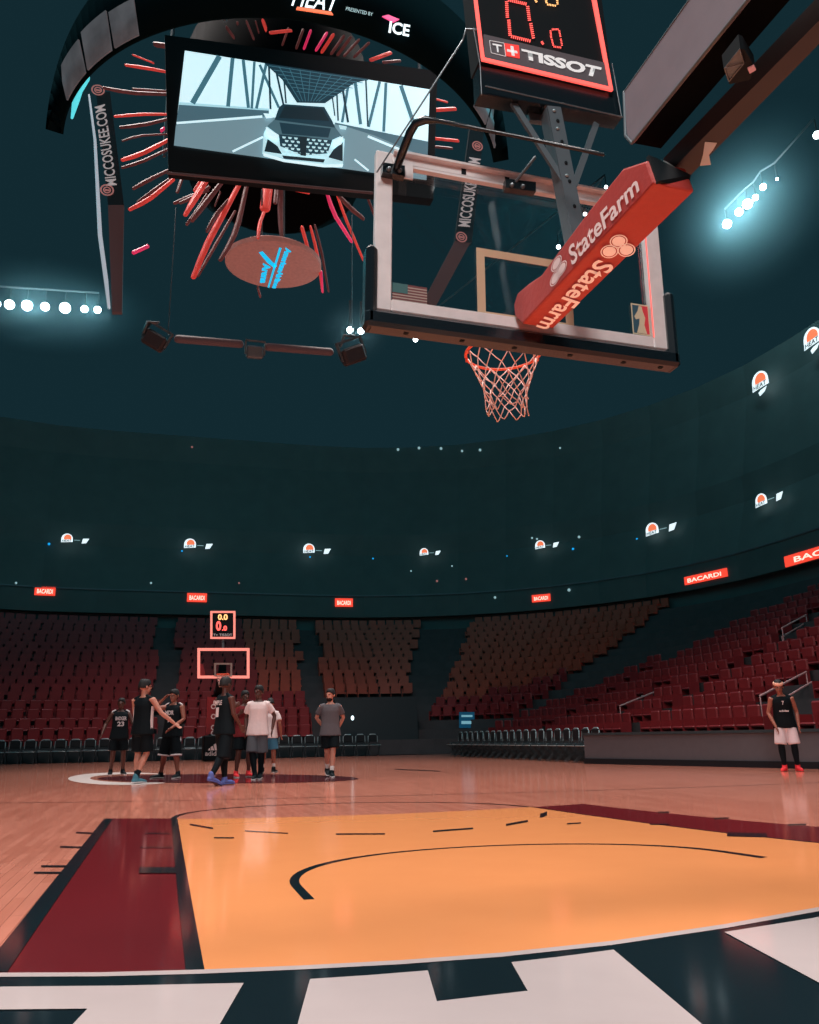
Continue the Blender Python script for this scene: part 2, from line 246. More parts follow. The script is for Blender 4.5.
# ------------------------------------------------------------------ floor and its paint
mb = MB(); mb.box((-16, -7, -.2), (16, 31.6, 0)); floor = tag(mb.build('floor', 'wood'), 'pinkish maple basketball court boards with a glossy finish', kind='structure')
COURT = [
    ('key_side_paint', 'maroon', [(-2.452, 0.365), (-2.382, 0.334), (-2.072, 0.230), (-1.808, 0.163), (-1.830, 5.848), (-2.449, 6.155)]),
    ('key_side_paint', 'maroon', [(2.773, 1.118), (2.488, 1.378), (2.301, 1.711), (2.166, 2.081), (2.063, 2.474), (1.981, 2.880), (1.914, 3.295), (1.857, 3.716), (1.809, 4.141), (1.766, 4.569), (1.729, 4.999), (1.695, 5.430), (2.346, 5.555), (2.395, 5.140), (2.449, 4.727), (2.511, 4.317), (2.584, 3.913), (2.669, 3.516), (2.772, 3.129), (2.899, 2.757), (3.062, 2.408), (3.283, 2.097), (3.600, 1.855), (4.110, 1.750)]),
    ('key_paint', 'orange', [(-1.814, 5.752), (-1.237, 5.546), (-0.482, 5.378), (0.276, 5.311), (1.056, 5.335), (1.695, 5.430), (1.729, 4.999), (1.766, 4.569), (1.809, 4.141), (1.857, 3.716), (1.914, 3.295), (1.981, 2.880), (2.063, 2.474), (2.166, 2.081), (2.301, 1.711), (2.488, 1.378), (2.773, 1.118), (1.161, 0.424), (0.722, 0.289), (0.183, 0.151), (-0.356, 0.055), (-0.780, 0.033), (-1.130, 0.052), (-1.452, 0.097), (-1.780, 0.157)]),
    ('lane_line', 'black', [(-1.809, 0.158), (-1.819, 1.290), (-1.826, 2.421), (-1.832, 3.548), (-1.838, 4.669), (-1.843, 5.784), (-1.785, 5.759), (-1.779, 4.647), (-1.773, 3.528), (-1.766, 2.404), (-1.759, 1.274), (-1.750, 0.145)]),
    ('lane_line', 'black', [(-2.448, 0.396), (-2.453, 1.526), (-2.457, 2.671), (-2.461, 3.817), (-2.464, 4.959), (-2.467, 6.095), (-2.385, 6.049), (-2.382, 4.915), (-2.378, 3.776), (-2.374, 2.632), (-2.370, 1.487), (-2.364, 0.353)]),
    ('lane_line', 'black', [(2.763, 1.114), (2.263, 1.780), (2.022, 2.633), (1.873, 3.545), (1.769, 4.482), (1.690, 5.429), (1.711, 5.432), (1.791, 4.486), (1.896, 3.551), (2.047, 2.640), (2.292, 1.790), (2.801, 1.131)]),
    ('free_throw_arc', 'black', [(1.695, 5.430), (1.680, 5.550), (1.654, 5.667), (1.616, 5.782), (1.566, 5.893), (1.507, 6.001), (1.437, 6.104), (1.358, 6.203), (1.271, 6.298), (1.175, 6.387), (1.072, 6.472), (0.963, 6.551), (0.847, 6.625), (0.727, 6.693), (0.602, 6.755), (0.473, 6.811), (0.341, 6.861), (0.207, 6.904), (0.071, 6.940), (-0.065, 6.969), (-0.202, 6.991), (-0.338, 7.006), (-0.472, 7.012), (-0.605, 7.011), (-0.734, 7.001), (-0.860, 6.983), (-0.981, 6.956), (-1.097, 6.920), (-1.207, 6.875), (-1.311, 6.821), (-1.407, 6.757), (-1.495, 6.684), (-1.574, 6.602), (-1.644, 6.510), (-1.704, 6.409), (-1.754, 6.299), (-1.793, 6.181), (-1.821, 6.055), (-1.838, 5.923), (-1.843, 5.784), (-1.794, 5.763), (-1.789, 5.898), (-1.773, 6.027), (-1.746, 6.149), (-1.708, 6.265), (-1.660, 6.372), (-1.602, 6.470), (-1.534, 6.560), (-1.456, 6.641), (-1.371, 6.713), (-1.278, 6.776), (-1.177, 6.829), (-1.070, 6.874), (-0.957, 6.909), (-0.839, 6.936), (-0.717, 6.954), (-0.591, 6.964), (-0.463, 6.966), (-0.332, 6.960), (-0.200, 6.946), (-0.067, 6.925), (0.066, 6.897), (0.198, 6.862), (0.329, 6.820), (0.457, 6.772), (0.583, 6.717), (0.704, 6.656), (0.822, 6.590), (0.934, 6.518), (1.040, 6.440), (1.140, 6.358), (1.233, 6.270), (1.318, 6.177), (1.394, 6.080), (1.462, 5.979), (1.519, 5.874), (1.567, 5.765), (1.604, 5.653), (1.629, 5.539), (1.643, 5.422)]),
    ('restricted_arc', 'black', [(1.492, 1.577), (1.434, 1.875), (1.415, 1.955), (1.387, 2.032), (1.351, 2.106), (1.306, 2.178), (1.253, 2.246), (1.193, 2.310), (1.126, 2.370), (1.054, 2.426), (0.975, 2.479), (0.892, 2.526), (0.804, 2.570), (0.712, 2.608), (0.617, 2.642), (0.520, 2.670), (0.420, 2.694), (0.318, 2.712), (0.216, 2.725), (0.113, 2.732), (0.010, 2.733), (-0.093, 2.729), (-0.194, 2.720), (-0.294, 2.704), (-0.391, 2.683), (-0.486, 2.655), (-0.577, 2.622), (-0.665, 2.583), (-0.748, 2.538), (-0.827, 2.487), (-0.901, 2.430), (-0.969, 2.368), (-1.031, 2.301), (-1.086, 2.228), (-1.135, 2.150), (-1.177, 2.069), (-1.211, 1.982), (-1.238, 1.893), (-1.257, 1.800), (-1.268, 1.705), (-1.271, 1.608), (-1.267, 1.244), (-1.218, 1.239), (-1.222, 1.601), (-1.219, 1.694), (-1.209, 1.786), (-1.191, 1.875), (-1.165, 1.961), (-1.132, 2.044), (-1.092, 2.123), (-1.045, 2.198), (-0.991, 2.268), (-0.932, 2.333), (-0.866, 2.393), (-0.796, 2.448), (-0.720, 2.497), (-0.640, 2.541), (-0.555, 2.579), (-0.467, 2.612), (-0.376, 2.639), (-0.283, 2.660), (-0.187, 2.675), (-0.089, 2.685), (0.009, 2.689), (0.108, 2.687), (0.207, 2.680), (0.306, 2.668), (0.403, 2.651), (0.499, 2.628), (0.593, 2.600), (0.684, 2.568), (0.772, 2.531), (0.856, 2.489), (0.936, 2.443), (1.011, 2.392), (1.081, 2.338), (1.144, 2.279), (1.202, 2.217), (1.252, 2.151), (1.294, 2.082), (1.329, 2.010), (1.355, 1.936), (1.373, 1.858), (1.428, 1.559)]),
    ('three_point_arc', 'black', [(10.297, 7.968), (9.637, 7.798), (9.040, 7.667), (8.496, 7.566), (7.994, 7.489), (7.526, 7.432), (7.087, 7.391), (6.673, 7.364), (6.279, 7.348), (5.903, 7.341), (5.542, 7.343), (5.194, 7.351), (4.858, 7.365), (4.531, 7.384), (4.213, 7.407), (3.902, 7.433), (3.598, 7.463), (3.300, 7.496), (3.008, 7.531), (2.719, 7.568), (2.435, 7.608), (2.154, 7.649), (1.876, 7.692), (1.601, 7.736), (1.327, 7.782), (1.056, 7.829), (0.786, 7.878), (0.518, 7.928), (0.250, 7.980), (-0.017, 8.034), (-0.284, 8.089), (-0.551, 8.147), (-0.818, 8.207), (-1.086, 8.269), (-1.354, 8.334), (-1.624, 8.403), (-1.896, 8.476), (-2.170, 8.553), (-2.446, 8.635), (-2.726, 8.723), (-3.009, 8.819), (-3.296, 8.923), (-3.589, 9.037), (-3.888, 9.163), (-4.194, 9.303), (-4.509, 9.461), (-4.835, 9.640), (-5.175, 9.845), (-5.530, 10.082), (-5.906, 10.360), (-6.307, 10.690), (-6.742, 11.087), (-7.221, 11.572), (-7.759, 12.178), (-8.379, 12.952), (-9.120, 13.970), (-10.044, 15.360), (-11.266, 17.360), (-13.026, 20.452), (-15.901, 25.812), (-15.209, 24.468), (-12.616, 19.669), (-10.988, 16.837), (-9.839, 14.980), (-8.960, 13.677), (-8.250, 12.716), (-7.651, 11.982), (-7.130, 11.405), (-6.664, 10.942), (-6.239, 10.562), (-5.845, 10.246), (-5.476, 9.978), (-5.127, 9.750), (-4.793, 9.552), (-4.471, 9.380), (-4.160, 9.227), (-3.857, 9.091), (-3.561, 8.969), (-3.271, 8.858), (-2.987, 8.757), (-2.706, 8.665), (-2.429, 8.579), (-2.155, 8.498), (-1.883, 8.423), (-1.614, 8.352), (-1.346, 8.285), (-1.079, 8.221), (-0.813, 8.160), (-0.547, 8.101), (-0.282, 8.045), (-0.017, 7.990), (0.248, 7.937), (0.514, 7.886), (0.781, 7.836), (1.049, 7.788), (1.319, 7.741), (1.590, 7.696), (1.864, 7.652), (2.140, 7.609), (2.419, 7.568), (2.701, 7.529), (2.987, 7.491), (3.278, 7.456), (3.574, 7.423), (3.875, 7.393), (4.183, 7.366), (4.499, 7.342), (4.823, 7.323), (5.156, 7.308), (5.501, 7.299), (5.858, 7.296), (6.230, 7.301), (6.619, 7.316), (7.028, 7.341), (7.461, 7.379), (7.922, 7.433), (8.416, 7.506), (8.952, 7.603), (9.537, 7.729), (10.184, 7.892)]),
    ('baseline', 'white', [(-2.572, 0.407), (-2.382, 0.334), (-2.072, 0.230), (-1.764, 0.155), (-1.452, 0.097), (-1.130, 0.052), (-0.780, 0.033), (-0.356, 0.055), (0.183, 0.151), (0.722, 0.289), (1.161, 0.424), (1.089, 0.350), (0.664, 0.223), (0.141, 0.093), (-0.385, 0.003), (-0.800, -0.017), (-1.143, 0.004), (-1.459, 0.049), (-1.766, 0.105), (-2.068, 0.180), (-2.372, 0.281), (-2.559, 0.352)]),
    ('apron_paint', 'black', [(-2.560, 0.355), (-2.373, 0.284), (-2.068, 0.182), (-1.766, 0.108), (-1.459, 0.051), (-1.142, 0.006), (-0.799, -0.014), (-0.383, 0.006), (0.143, 0.096), (0.667, 0.226), (1.093, 0.353), (-0.757, -1.578), (-2.249, -1.108)]),
    ('apron_lettering', 'white', [(-2.555, 0.216), (-2.350, 0.154), (-2.001, 0.045), (-1.644, -0.050), (-1.727, -0.382), (-1.801, -0.683), (-2.138, -0.475), (-2.076, -0.160), (-2.308, -0.089), (-2.495, -0.032)]),
    ('apron_lettering', 'white', [(-1.447, -0.074), (-1.264, -0.092), (-1.081, -0.101), (-1.148, -0.408), (-0.874, -0.400), (-0.799, -0.097), (-0.623, -0.086), (-0.414, -0.062), (-0.571, -0.772), (-0.641, -1.099), (-1.603, -0.748), (-1.536, -0.446)]),
    ('apron_lettering', 'white', [(0.088, 0.033), (0.539, 0.117), (0.840, 0.197), (-0.180, -1.092), (-0.052, -0.598)]),
    ('lane_mark', 'black', [(-2.604, 4.921), (-2.444, 4.767), (-2.435, 4.654), (-2.593, 4.804)]),
    ('lane_mark', 'black', [(-2.612, 3.912), (-2.456, 3.813), (-2.447, 3.721), (-2.602, 3.818)]),
    ('lane_mark', 'black', [(-2.605, 2.916), (-2.446, 2.850), (-2.438, 2.779), (-2.595, 2.844)]),
    ('lane_mark', 'black', [(-2.607, 2.650), (-2.450, 2.586), (-2.443, 2.522), (-2.598, 2.585)]),
    ('lane_mark', 'black', [(-2.030, 2.603), (-1.816, 2.515), (-1.818, 2.281), (-2.023, 2.364)]),
    ('lane_mark', 'black', [(-1.683, 5.200), (-1.504, 4.752), (-1.511, 4.618), (-1.686, 5.052)]),
    ('lane_mark', 'black', [(-1.533, 4.008), (-1.388, 3.943), (-1.394, 3.863), (-1.536, 3.927)]),
    ('lane_mark', 'black', [(-1.267, 4.406), (-0.963, 4.069), (-0.972, 3.999), (-1.274, 4.329)]),
    ('lane_mark', 'black', [(-0.619, 3.870), (-0.266, 3.723), (-0.287, 3.638), (-0.636, 3.782)]),
    ('lane_mark', 'black', [(0.125, 3.739), (0.482, 3.811), (0.445, 3.708), (0.094, 3.639)]),
    ('lane_mark', 'black', [(0.828, 3.967), (1.124, 4.196), (1.056, 4.039), (0.769, 3.822)]),
    ('lane_mark', 'black', [(1.448, 4.663), (1.613, 4.870), (1.443, 4.500), (1.290, 4.313)]),
    ('lane_mark', 'black', [(1.301, 3.802), (1.432, 3.811), (1.388, 3.725), (1.259, 3.717)]),
    ('lane_mark', 'black', [(2.515, 4.394), (2.602, 4.349), (2.536, 4.245), (2.450, 4.289)]),
    ('lane_mark', 'black', [(2.605, 3.671), (2.746, 3.661), (2.683, 3.574), (2.544, 3.585)]),
    ('lane_mark', 'black', [(2.794, 2.994), (2.938, 2.967), (2.873, 2.891), (2.731, 2.918)]),
    ('lane_mark', 'black', [(2.045, 2.721), (2.255, 2.554), (2.102, 2.360), (1.897, 2.517)]),
    ('lane_mark', 'black', [(1.869, 3.468), (2.025, 3.427), (1.983, 3.361), (1.828, 3.402)]),
    ('lane_mark', 'black', [(-2.048, 4.561), (-1.854, 4.472), (-1.854, 4.410), (-2.047, 4.499)]),
    ('lane_mark', 'black', [(-2.057, 3.619), (-1.841, 3.525), (-1.842, 3.478), (-2.055, 3.571)]),
    ('centre_ring', 'ring_white', [(-1.658, 14.856), (-1.676, 14.416), (-1.717, 14.025), (-1.780, 13.687), (-1.861, 13.406), (-1.959, 13.182), (-2.070, 13.018), (-2.194, 12.912), (-2.327, 12.865), (-2.469, 12.877), (-2.616, 12.947), (-2.767, 13.075), (-2.920, 13.259), (-3.072, 13.499), (-3.222, 13.793), (-3.366, 14.139), (-3.502, 14.534), (-3.627, 14.973), (-3.737, 15.450), (-3.829, 15.958), (-3.898, 16.488), (-3.942, 17.025), (-3.956, 17.556), (-3.937, 18.064), (-3.884, 18.529), (-3.796, 18.933), (-3.674, 19.257), (-3.521, 19.483), (-3.342, 19.600), (-3.143, 19.600), (-2.933, 19.482), (-2.719, 19.252), (-2.510, 18.922), (-2.315, 18.508), (-2.138, 18.029), (-1.986, 17.505), (-1.862, 16.956), (-1.767, 16.403), (-1.702, 15.859), (-1.666, 15.340)]),
    ('centre_wood', 'wood', [(-1.466, 14.906), (-1.484, 14.603), (-1.524, 14.332), (-1.583, 14.100), (-1.661, 13.908), (-1.753, 13.759), (-1.860, 13.654), (-1.977, 13.593), (-2.104, 13.578), (-2.237, 13.607), (-2.375, 13.681), (-2.515, 13.798), (-2.655, 13.957), (-2.793, 14.156), (-2.925, 14.393), (-3.050, 14.664), (-3.164, 14.966), (-3.265, 15.294), (-3.349, 15.641), (-3.414, 16.001), (-3.456, 16.365), (-3.474, 16.724), (-3.465, 17.068), (-3.429, 17.385), (-3.364, 17.664), (-3.272, 17.896), (-3.155, 18.070), (-3.016, 18.178), (-2.859, 18.216), (-2.690, 18.181), (-2.514, 18.075), (-2.337, 17.901), (-2.165, 17.668), (-2.005, 17.383), (-1.860, 17.058), (-1.735, 16.706), (-1.632, 16.337), (-1.553, 15.962), (-1.499, 15.593), (-1.470, 15.239)]),
    ('centre_emblem', 'maroon_dark', [(1.450, 12.550), (1.367, 12.305), (1.239, 12.108), (1.069, 11.963), (0.863, 11.869), (0.624, 11.827), (0.358, 11.837), (0.069, 11.896), (-0.239, 12.005), (-0.560, 12.162), (-0.890, 12.365), (-1.222, 12.612), (-1.553, 12.899), (-1.874, 13.223), (-2.181, 13.579), (-2.465, 13.962), (-2.720, 14.365), (-2.937, 14.780), (-3.110, 15.198), (-3.229, 15.607), (-3.290, 15.996), (-3.285, 16.351), (-3.212, 16.661), (-3.069, 16.912), (-2.858, 17.093), (-2.583, 17.195), (-2.253, 17.213), (-1.878, 17.144), (-1.472, 16.991), (-1.050, 16.759), (-0.626, 16.458), (-0.215, 16.100), (0.169, 15.700), (0.516, 15.271), (0.816, 14.830), (1.063, 14.388), (1.254, 13.959), (1.388, 13.553), (1.463, 13.179), (1.483, 12.843)]),
    ('lane_mark', 'black', [(3.209, 16.697), (3.724, 14.858), (3.613, 14.509), (3.100, 16.278)]),
]
LAYER = {'key_side_paint': 1, 'key_paint': 2, 'lane_mark': 4, 'lane_line': 3, 'free_throw_arc': 3, 'restricted_arc': 3, 'three_point_arc': 1,
         'apron_paint': 4, 'baseline': 5, 'apron_lettering': 6, 'centre_ring': 1, 'centre_wood': 2, 'centre_emblem': 3}
for n, c, pts in COURT:
    z = LAYER[n]*.0014
    mb = MB(); P3 = [Vector((x, y, z)) for x, y in pts]
    if sum(a.x*b.y-b.x*a.y for a, b in zip(P3, P3[1:]+P3[:1])) < 0: P3.reverse()
    if len(P3) > 24 and n.endswith('_arc'):   # bands: stitch outer to inner
        h = len(P3)//2
        for i in range(h-1): mb.add([P3[i], P3[i+1], P3[-2-i], P3[-1-i]], [(0, 1, 2, 3)])
    else: mb.add(P3, [tuple(range(len(P3)))])
    mb.build(n, c, floor)
# outlying dark slab under the stands
mb = MB(); mb.box((-45, -20, -.4), (45, 62, -.21)); tag(mb.build('floor', 'concrete'), 'dark slab under the stands', kind='structure')

# ------------------------------------------------------------------ the bowl
def outline(d, n=10):
    """plan of the bowl front pushed out by d: right side going away from the camera, then the far end to the left"""
    hx, fy, r = 10.9+d, 33.2+d, 4.5+d
    P = [Vector((hx, -6, 0)), Vector((hx, fy-r, 0))]
    for k in range(1, n+1):
        a = PI/2*k/n; P.append(Vector((hx-r+r*math.cos(a), fy-r+r*math.sin(a), 0)))
    P.append(Vector((-hx+r, fy, 0)))
    for k in range(1, n+1):
        a = PI/2+PI/2*k/n; P.append(Vector((-hx+r+r*math.cos(a), fy-r+r*math.sin(a), 0)))
    P.append(Vector((-hx, -6, 0)))
    return P
NR, RUN, RISE, Z0 = 17, .85, .40, .62
def rz_(i): return Z0+RISE*i
mb = MB()
for i in range(NR):
    a, b = outline(i*RUN), outline((i+1)*RUN); z = rz_(i); zb = z-RISE if i else 0
    for k in range(len(a)-1):
        p, q, r_, s_ = a[k], a[k+1], b[k+1], b[k]; Z = lambda v, h: Vector((v.x, v.y, h))
        mb.add([Z(p, zb), Z(q, zb), Z(q, z), Z(p, z), Z(r_, z), Z(s_, z)], [(1, 0, 3, 2), (2, 3, 5, 4)])
tag(mb.build('trim_1', 'concrete'), 'dark concrete steps of the lower seating bowl', kind='structure')
def wall_ring(d, z0, z1, name, m, lab, depth=.5, lean=0):
    a, b, c = outline(d), outline(d+lean), outline(d+depth); w = MB()
    for k in range(len(a)-1):
        Z = lambda v, h: Vector((v.x, v.y, h))
        w.add([Z(a[k], z0), Z(a[k+1], z0), Z(b[k+1], z1), Z(b[k], z1), Z(c[k+1], z1), Z(c[k], z1), Z(c[k], z0), Z(c[k+1], z0)], [(1, 0, 3, 2), (2, 3, 5, 4), (0, 1, 7, 6)])
    return tag(w.build(name, m), lab, kind='structure')
D = NR*RUN
wall_ring(D+.2, rz_(NR-1), 7.9, 'wall_lower', 'fascia', 'dark wall behind the last row of the lower bowl', 1)
wall_ring(D-.3, 7.9, 9.2, 'trim_2', 'fascia', 'dark balcony front of the club level', 3.5)
wall_ring(D-.28, 9.2, 12.0, 'wall_club', 'fascia', 'dark glazed wall of the club level', 4, .95)
wall_ring(D+.7, 12.0, 13.4, 'trim_3', 'fascia', 'dark balcony front of the suite level', 3.5)
wall_ring(D+.8, 13.4, 18.0, 'wall_upper', 'fascia', 'dark wall of the upper deck', 8, 1.08)
wall_ring(D+1.9, 18.0, 19.8, 'trim_4', 'fascia', 'dark upper balcony front below the roof', 6)

# seats
def seat_mesh(m):
    s = MB(); s.box((-.235, -.02, .18), (.235, .40, .25), 0, .03); s.box((-.225, .34, .22), (.225, .42, .70), 0, .035)
    s.box((-.26, .0, .0), (-.235, .36, .42)); s.box((.235, .0, .0), (.26, .36, .42)); return s.build('arena_seat', m)
proto = {'seat_red': seat_mesh('seat_red'), 'seat_orange': seat_mesh('seat_orange')}
spots = []
for i in range(NR):
    P = outline(i*RUN+.30); z = rz_(i)
    L = 0; s0 = .1+.37*((i*7) % 5)/5
    for k in range(len(P)-1):
        a, b = P[k], P[k+1]; ln = (b-a).length; t = (b-a).normalized(); u = s0
        while u < ln:
            p = a+t*u; ang = math.atan2(t.y, t.x); out = Vector((t.y, -t.x, 0))
            L_ = L+u; spots.append((p.x, p.y, z, ang, i, L_)); u += .54
        s0 = u-ln; L += ln
RAILS = [(Vector((a.x, a.y, 0)), Vector((b.x, b.y, 0))) for a, b in ((at(620, 706, X=12.3), at(657, 691, X=13.9)), (at(624, 718, X=12.3), at(657, 702, X=13.9)), (at(760, 696, X=12), at(806, 672, X=13.6)), (at(768, 708, X=12), at(812, 682, X=13.6)), (at(782, 628, X=17), at(806, 615, X=18.6)), (at(782, 637, X=17), at(804, 624, X=18.6)))]
def keep(x, y, z, i):
    pX, pY = pxof((x, y, z+.5))
    if not (-60 < pX < 880 and y > 2): return False
    r = random.random()
    if i == 0 and x < -8.2: return False
    for A_, B_ in RAILS:
        t_ = min(1, max(0, (Vector((x, y, 0))-A_).dot(B_-A_)/max((B_-A_).length_squared, .01)))
        if (Vector((x, y, 0))-A_.lerp(B_, t_)).length < .62: return False
    # tunnel mouth at the far right corner, dark aisles
    if x > 6.4 and y > 28.7:
        th = math.degrees(math.atan2(y-28.7, x-6.4))
        if th <= 60: 
            if not (th < 20-6*i or (i >= 2 and th > 23)): return False
        elif th < 71 or i < 5: return False
    elif x > 4.9 and y > 28.7 and i < 5: return False
    elif x > 9 and i > 3 and y > 29.4-.55*(i-2): return False
    if x > 9 and y < 33:                       # stairs up the right side
        for c in (6.5, 13.2, 19.6, 26.0):
            if abs(y-c) < .55: return False
    if y > 32 and abs(x) < 6.4:
        for c in (-15, -8.6, -2.0, 4.6, 11.2):
            if abs(x*(1-.012*i)-c) < .5: return False
    return True
spots = [s for s in spots if keep(s[0], s[1], s[2], s[4])]
spots.sort(key=lambda s: (Vector(s[:3])-CAM).length)
vis = []; rest = []
def blocked(x, y, z):
    p, q = pxof((x, y, z+.6)); return not (0 < p < 819 and 0 < q)
ROWN = ['front', 'second', 'third', 'fourth', 'fifth', 'sixth', 'seventh', 'eighth', 'ninth', 'tenth', 'eleventh', 'twelfth', 'thirteenth', 'fourteenth', 'fifteenth', 'sixteenth', 'last']
first = True
seat = MB()
for x, y, z, ang, i, s in spots:
    kind = 'seat_orange' if (y > 29.2 and x > 2 and (i >= 5 or (x > 6.4 and i >= 2 and math.atan2(y-28.7, x-6.4) > .36))) else 'seat_red'
    if len(vis) < 300 and not blocked(x, y, z):
        if first: o = proto['seat_red']; first = False
        else: o = proto['seat_red'].copy(); COL.objects.link(o)
        o.location = (x, y, z); o.rotation_euler = (0, 0, ang+PI)
        vis.append(o); tag(o, 'empty red plastic flip seat in the %s row of the right-hand stand' % ROWN[i], 'seat', 'red seats in the %s row at right' % ROWN[i])
    else: rest.append((x, y, z, ang, kind))
bpy.data.objects.remove(proto['seat_orange'])
for kd, nm in (('seat_red', 'red'), ('seat_orange', 'rust orange')):
    s = MB()
    for x, y, z, ang, k in rest:
        if k != kd: continue
        M = Matrix.Translation((x, y, z)) @ Matrix.Rotation(ang+PI, 4, 'Z')
        s.box((-.235, 0, .18), (.235, .40, .25), M=M); s.box((-.225, .34, .22), (.225, .42, .70), M=M)
        s.box((-.262, .0, 0), (-.235, .36, .42), M=M)
    if s.v: tag(s.build('distant_seats', kd), 'rows of distant %s seats in the dim far part of the bowl' % nm, 'seats', kind='stuff')

# aisle rails
for k, (a, b, lab) in enumerate((((620, 706), (657, 691), 'upper pinkish handrail of the pair on the steps above the grey board'), ((624, 718), (657, 702), 'lower pinkish handrail of the pair on the steps above the grey board'),
        ((760, 696), (806, 672), 'upper handrail on the steps behind the headband player'), ((768, 708), (812, 682), 'lower handrail on the steps behind the headband player'),
        ((782, 628), (806, 615), 'upper handrail of the pair high on the right stand'), ((782, 637), (804, 624), 'lower handrail of the pair high on the right stand'))):
    x = (12.3, 12.3, 12.0, 12.0, 17, 17)[k]
    A, B = at(*a, X=x), at(*b, X=x+1.6)
    m = MB(); m.tube([A, B], .028, 6); tag(m.build('handrail', 'rail', loc=A), lab, 'handrail')
    for P in (A, B):
        q = MB(); q.tube([(P.x, P.y, P.z), (P.x, P.y, P.z-.7)], .02, 6); put(q.build('rail_post', 'rail'), bpy.data.objects[[o.name for o in COL.objects if o.name.startswith('handrail')][-1]])

# grey courtside board on the right
A, B = Vector((8.02, 16.6, 0)), Vector((10.35, 9.0, 0)); t = (B-A).normalized(); nrm = Vector((t.y, -t.x, 0)); nrm = nrm if nrm.x > 0 else -nrm
B = A+t*9.5
e = empty('courtside_board', A, 'long grey advertising board on a black plinth along the right sideline', 'board')
m = MB(); m.prism([A, B, B+nrm*.5, A+nrm*.5], (0, 0, .13)); put(m.build('plinth', 'dark_gloss'), e)
m = MB(); q = nrm*.04; m.prism([A+q, B+q, B+nrm*.5, A+nrm*.5], (0, 0, .545)); o = m.build('face_panel', 'board_grey'); o.location.z = .13; put(o, e)
m = MB(); q = nrm*.0; m.prism([A+q, B+q, B+nrm*.6, A+nrm*.6], (0, 0, .06)); o = m.build('top_ledge', 'dark'); o.location.z = .675; put(o, e)

# courtside chairs
def chair_proto():
    root = empty('courtside_chair', (0, 0, 0), 'x', 'chair')
    s = MB(); s.box((-.22, -.22, .40), (.22, .22, .48), 0, .03); kid(s.build('seat', 'chair_black', root))
    s = MB(); s.tube([(-.2, .24, .55), (-.19, .26, .78), (-.1, .275, .86), (.1, .275, .86), (.19, .26, .78), (.2, .24, .55)], .018, 6); kid(s.build('back_frame', 'chair_metal', root))
    s = MB(); s.box((-.185, .235, .56), (.185, .275, .84), 0, .02); kid(s.build('backrest', 'chair_black', root))
    s = MB(); s.tube([(-.24, -.22, .42), (.24, -.22, .42)], .011, 5); kid(s.build('front_rail', 'chair_metal', root))
    for sx in (-1, 1):
        s = MB(); s.tube([(sx*.21, -.2, .42), (sx*.21, .26, .012)], .012, 5); kid(s.build('leg', 'leg_dark', root))
        s = MB(); s.tube([(sx*.21, .24, .6), (sx*.21, .2, .42), (sx*.21, -.24, .012)], .012, 5); kid(s.build('leg', 'leg_dark', root))
    return root
cp = chair_proto(); n = 0
far_x = [-9.6+.53*k for k in range(31)]
for k, x in enumerate(far_x):
    o = cp if n == 0 else copy_tree(cp); n += 1
    o.location = (x, 31.9, .0); o.rotation_euler.z = 0
    tag(o, 'black padded folding chair in the long row behind the far baseline', 'chair', 'folding chairs along the far baseline')
for k in range(20):
    o = copy_tree(cp); y = 17.1+.56*k
    o.location = (8.4, y, 0); o.rotation_euler.z = -PI/2
    tag(o, 'black padded folding chair in the row along the right sideline', 'chair', 'folding chairs along the right sideline')
m = MB(); m.box((-12, 32.6, 0), (6.3, 32.75, .62)); tag(m.build('front_wall', 'dark'), 'low black wall behind the far row of folding chairs', 'wall', kind='structure').name = 'wall_far'
m = MB(); m.box((8.9, 16.6, 0), (9.05, 29.5, .5)); o = tag(m.build('wall_right', 'dark'), 'low black wall behind the sideline row of chairs', kind='structure')
m = MB(); m.box((4.9, 33.3, 0), (8.6, 38, 2.3)); tag(m.build('wall_tunnel', 'dark'), 'black tunnel mouth in the far right corner', kind='structure')
# blue sign board at the tunnel
e = empty('tunnel_sign', at(467, 728, Y=32.9), 'small blue standing sign board beside the dark corner tunnel', 'sign')
q = [at(459.5, 728, Y=32.9), at(474.5, 728, Y=32.9), at(474.5, 712, Y=32.9), at(459.5, 712, Y=32.9)]
m = MB(); m.prism(q, (0, .06, 0)); put(m.build('sign_panel', 'sign_blue'), e)
m = MB(); c = at(467, 728, Y=32.93); m.tube([c, (c.x, c.y, .02)], .04, 8); m.box((c.x-.3, c.y-.15, 0), (c.x+.3, c.y+.15, .04)); put(m.build('stand', 'dark'), e)
for y0, y1 in ((715, 717), (721, 724)):
    m = MB(); q = [at(461.5, y1, Y=32.88), at(472.5, y1, Y=32.88), at(472.5, y0, Y=32.88), at(461.5, y0, Y=32.88)]; m.prism(q, (0, .01, 0)); put(m.build('sign_stripe', 'sign_text'), e)
m = MB(); m.ball(at(352.5, 718, Y=32.8), (.07, .04, .10)); tag(m.build('tunnel_lamp', 'lamp_small'), 'small white lamp low on the wall right of the grey shirt player', 'lamp')

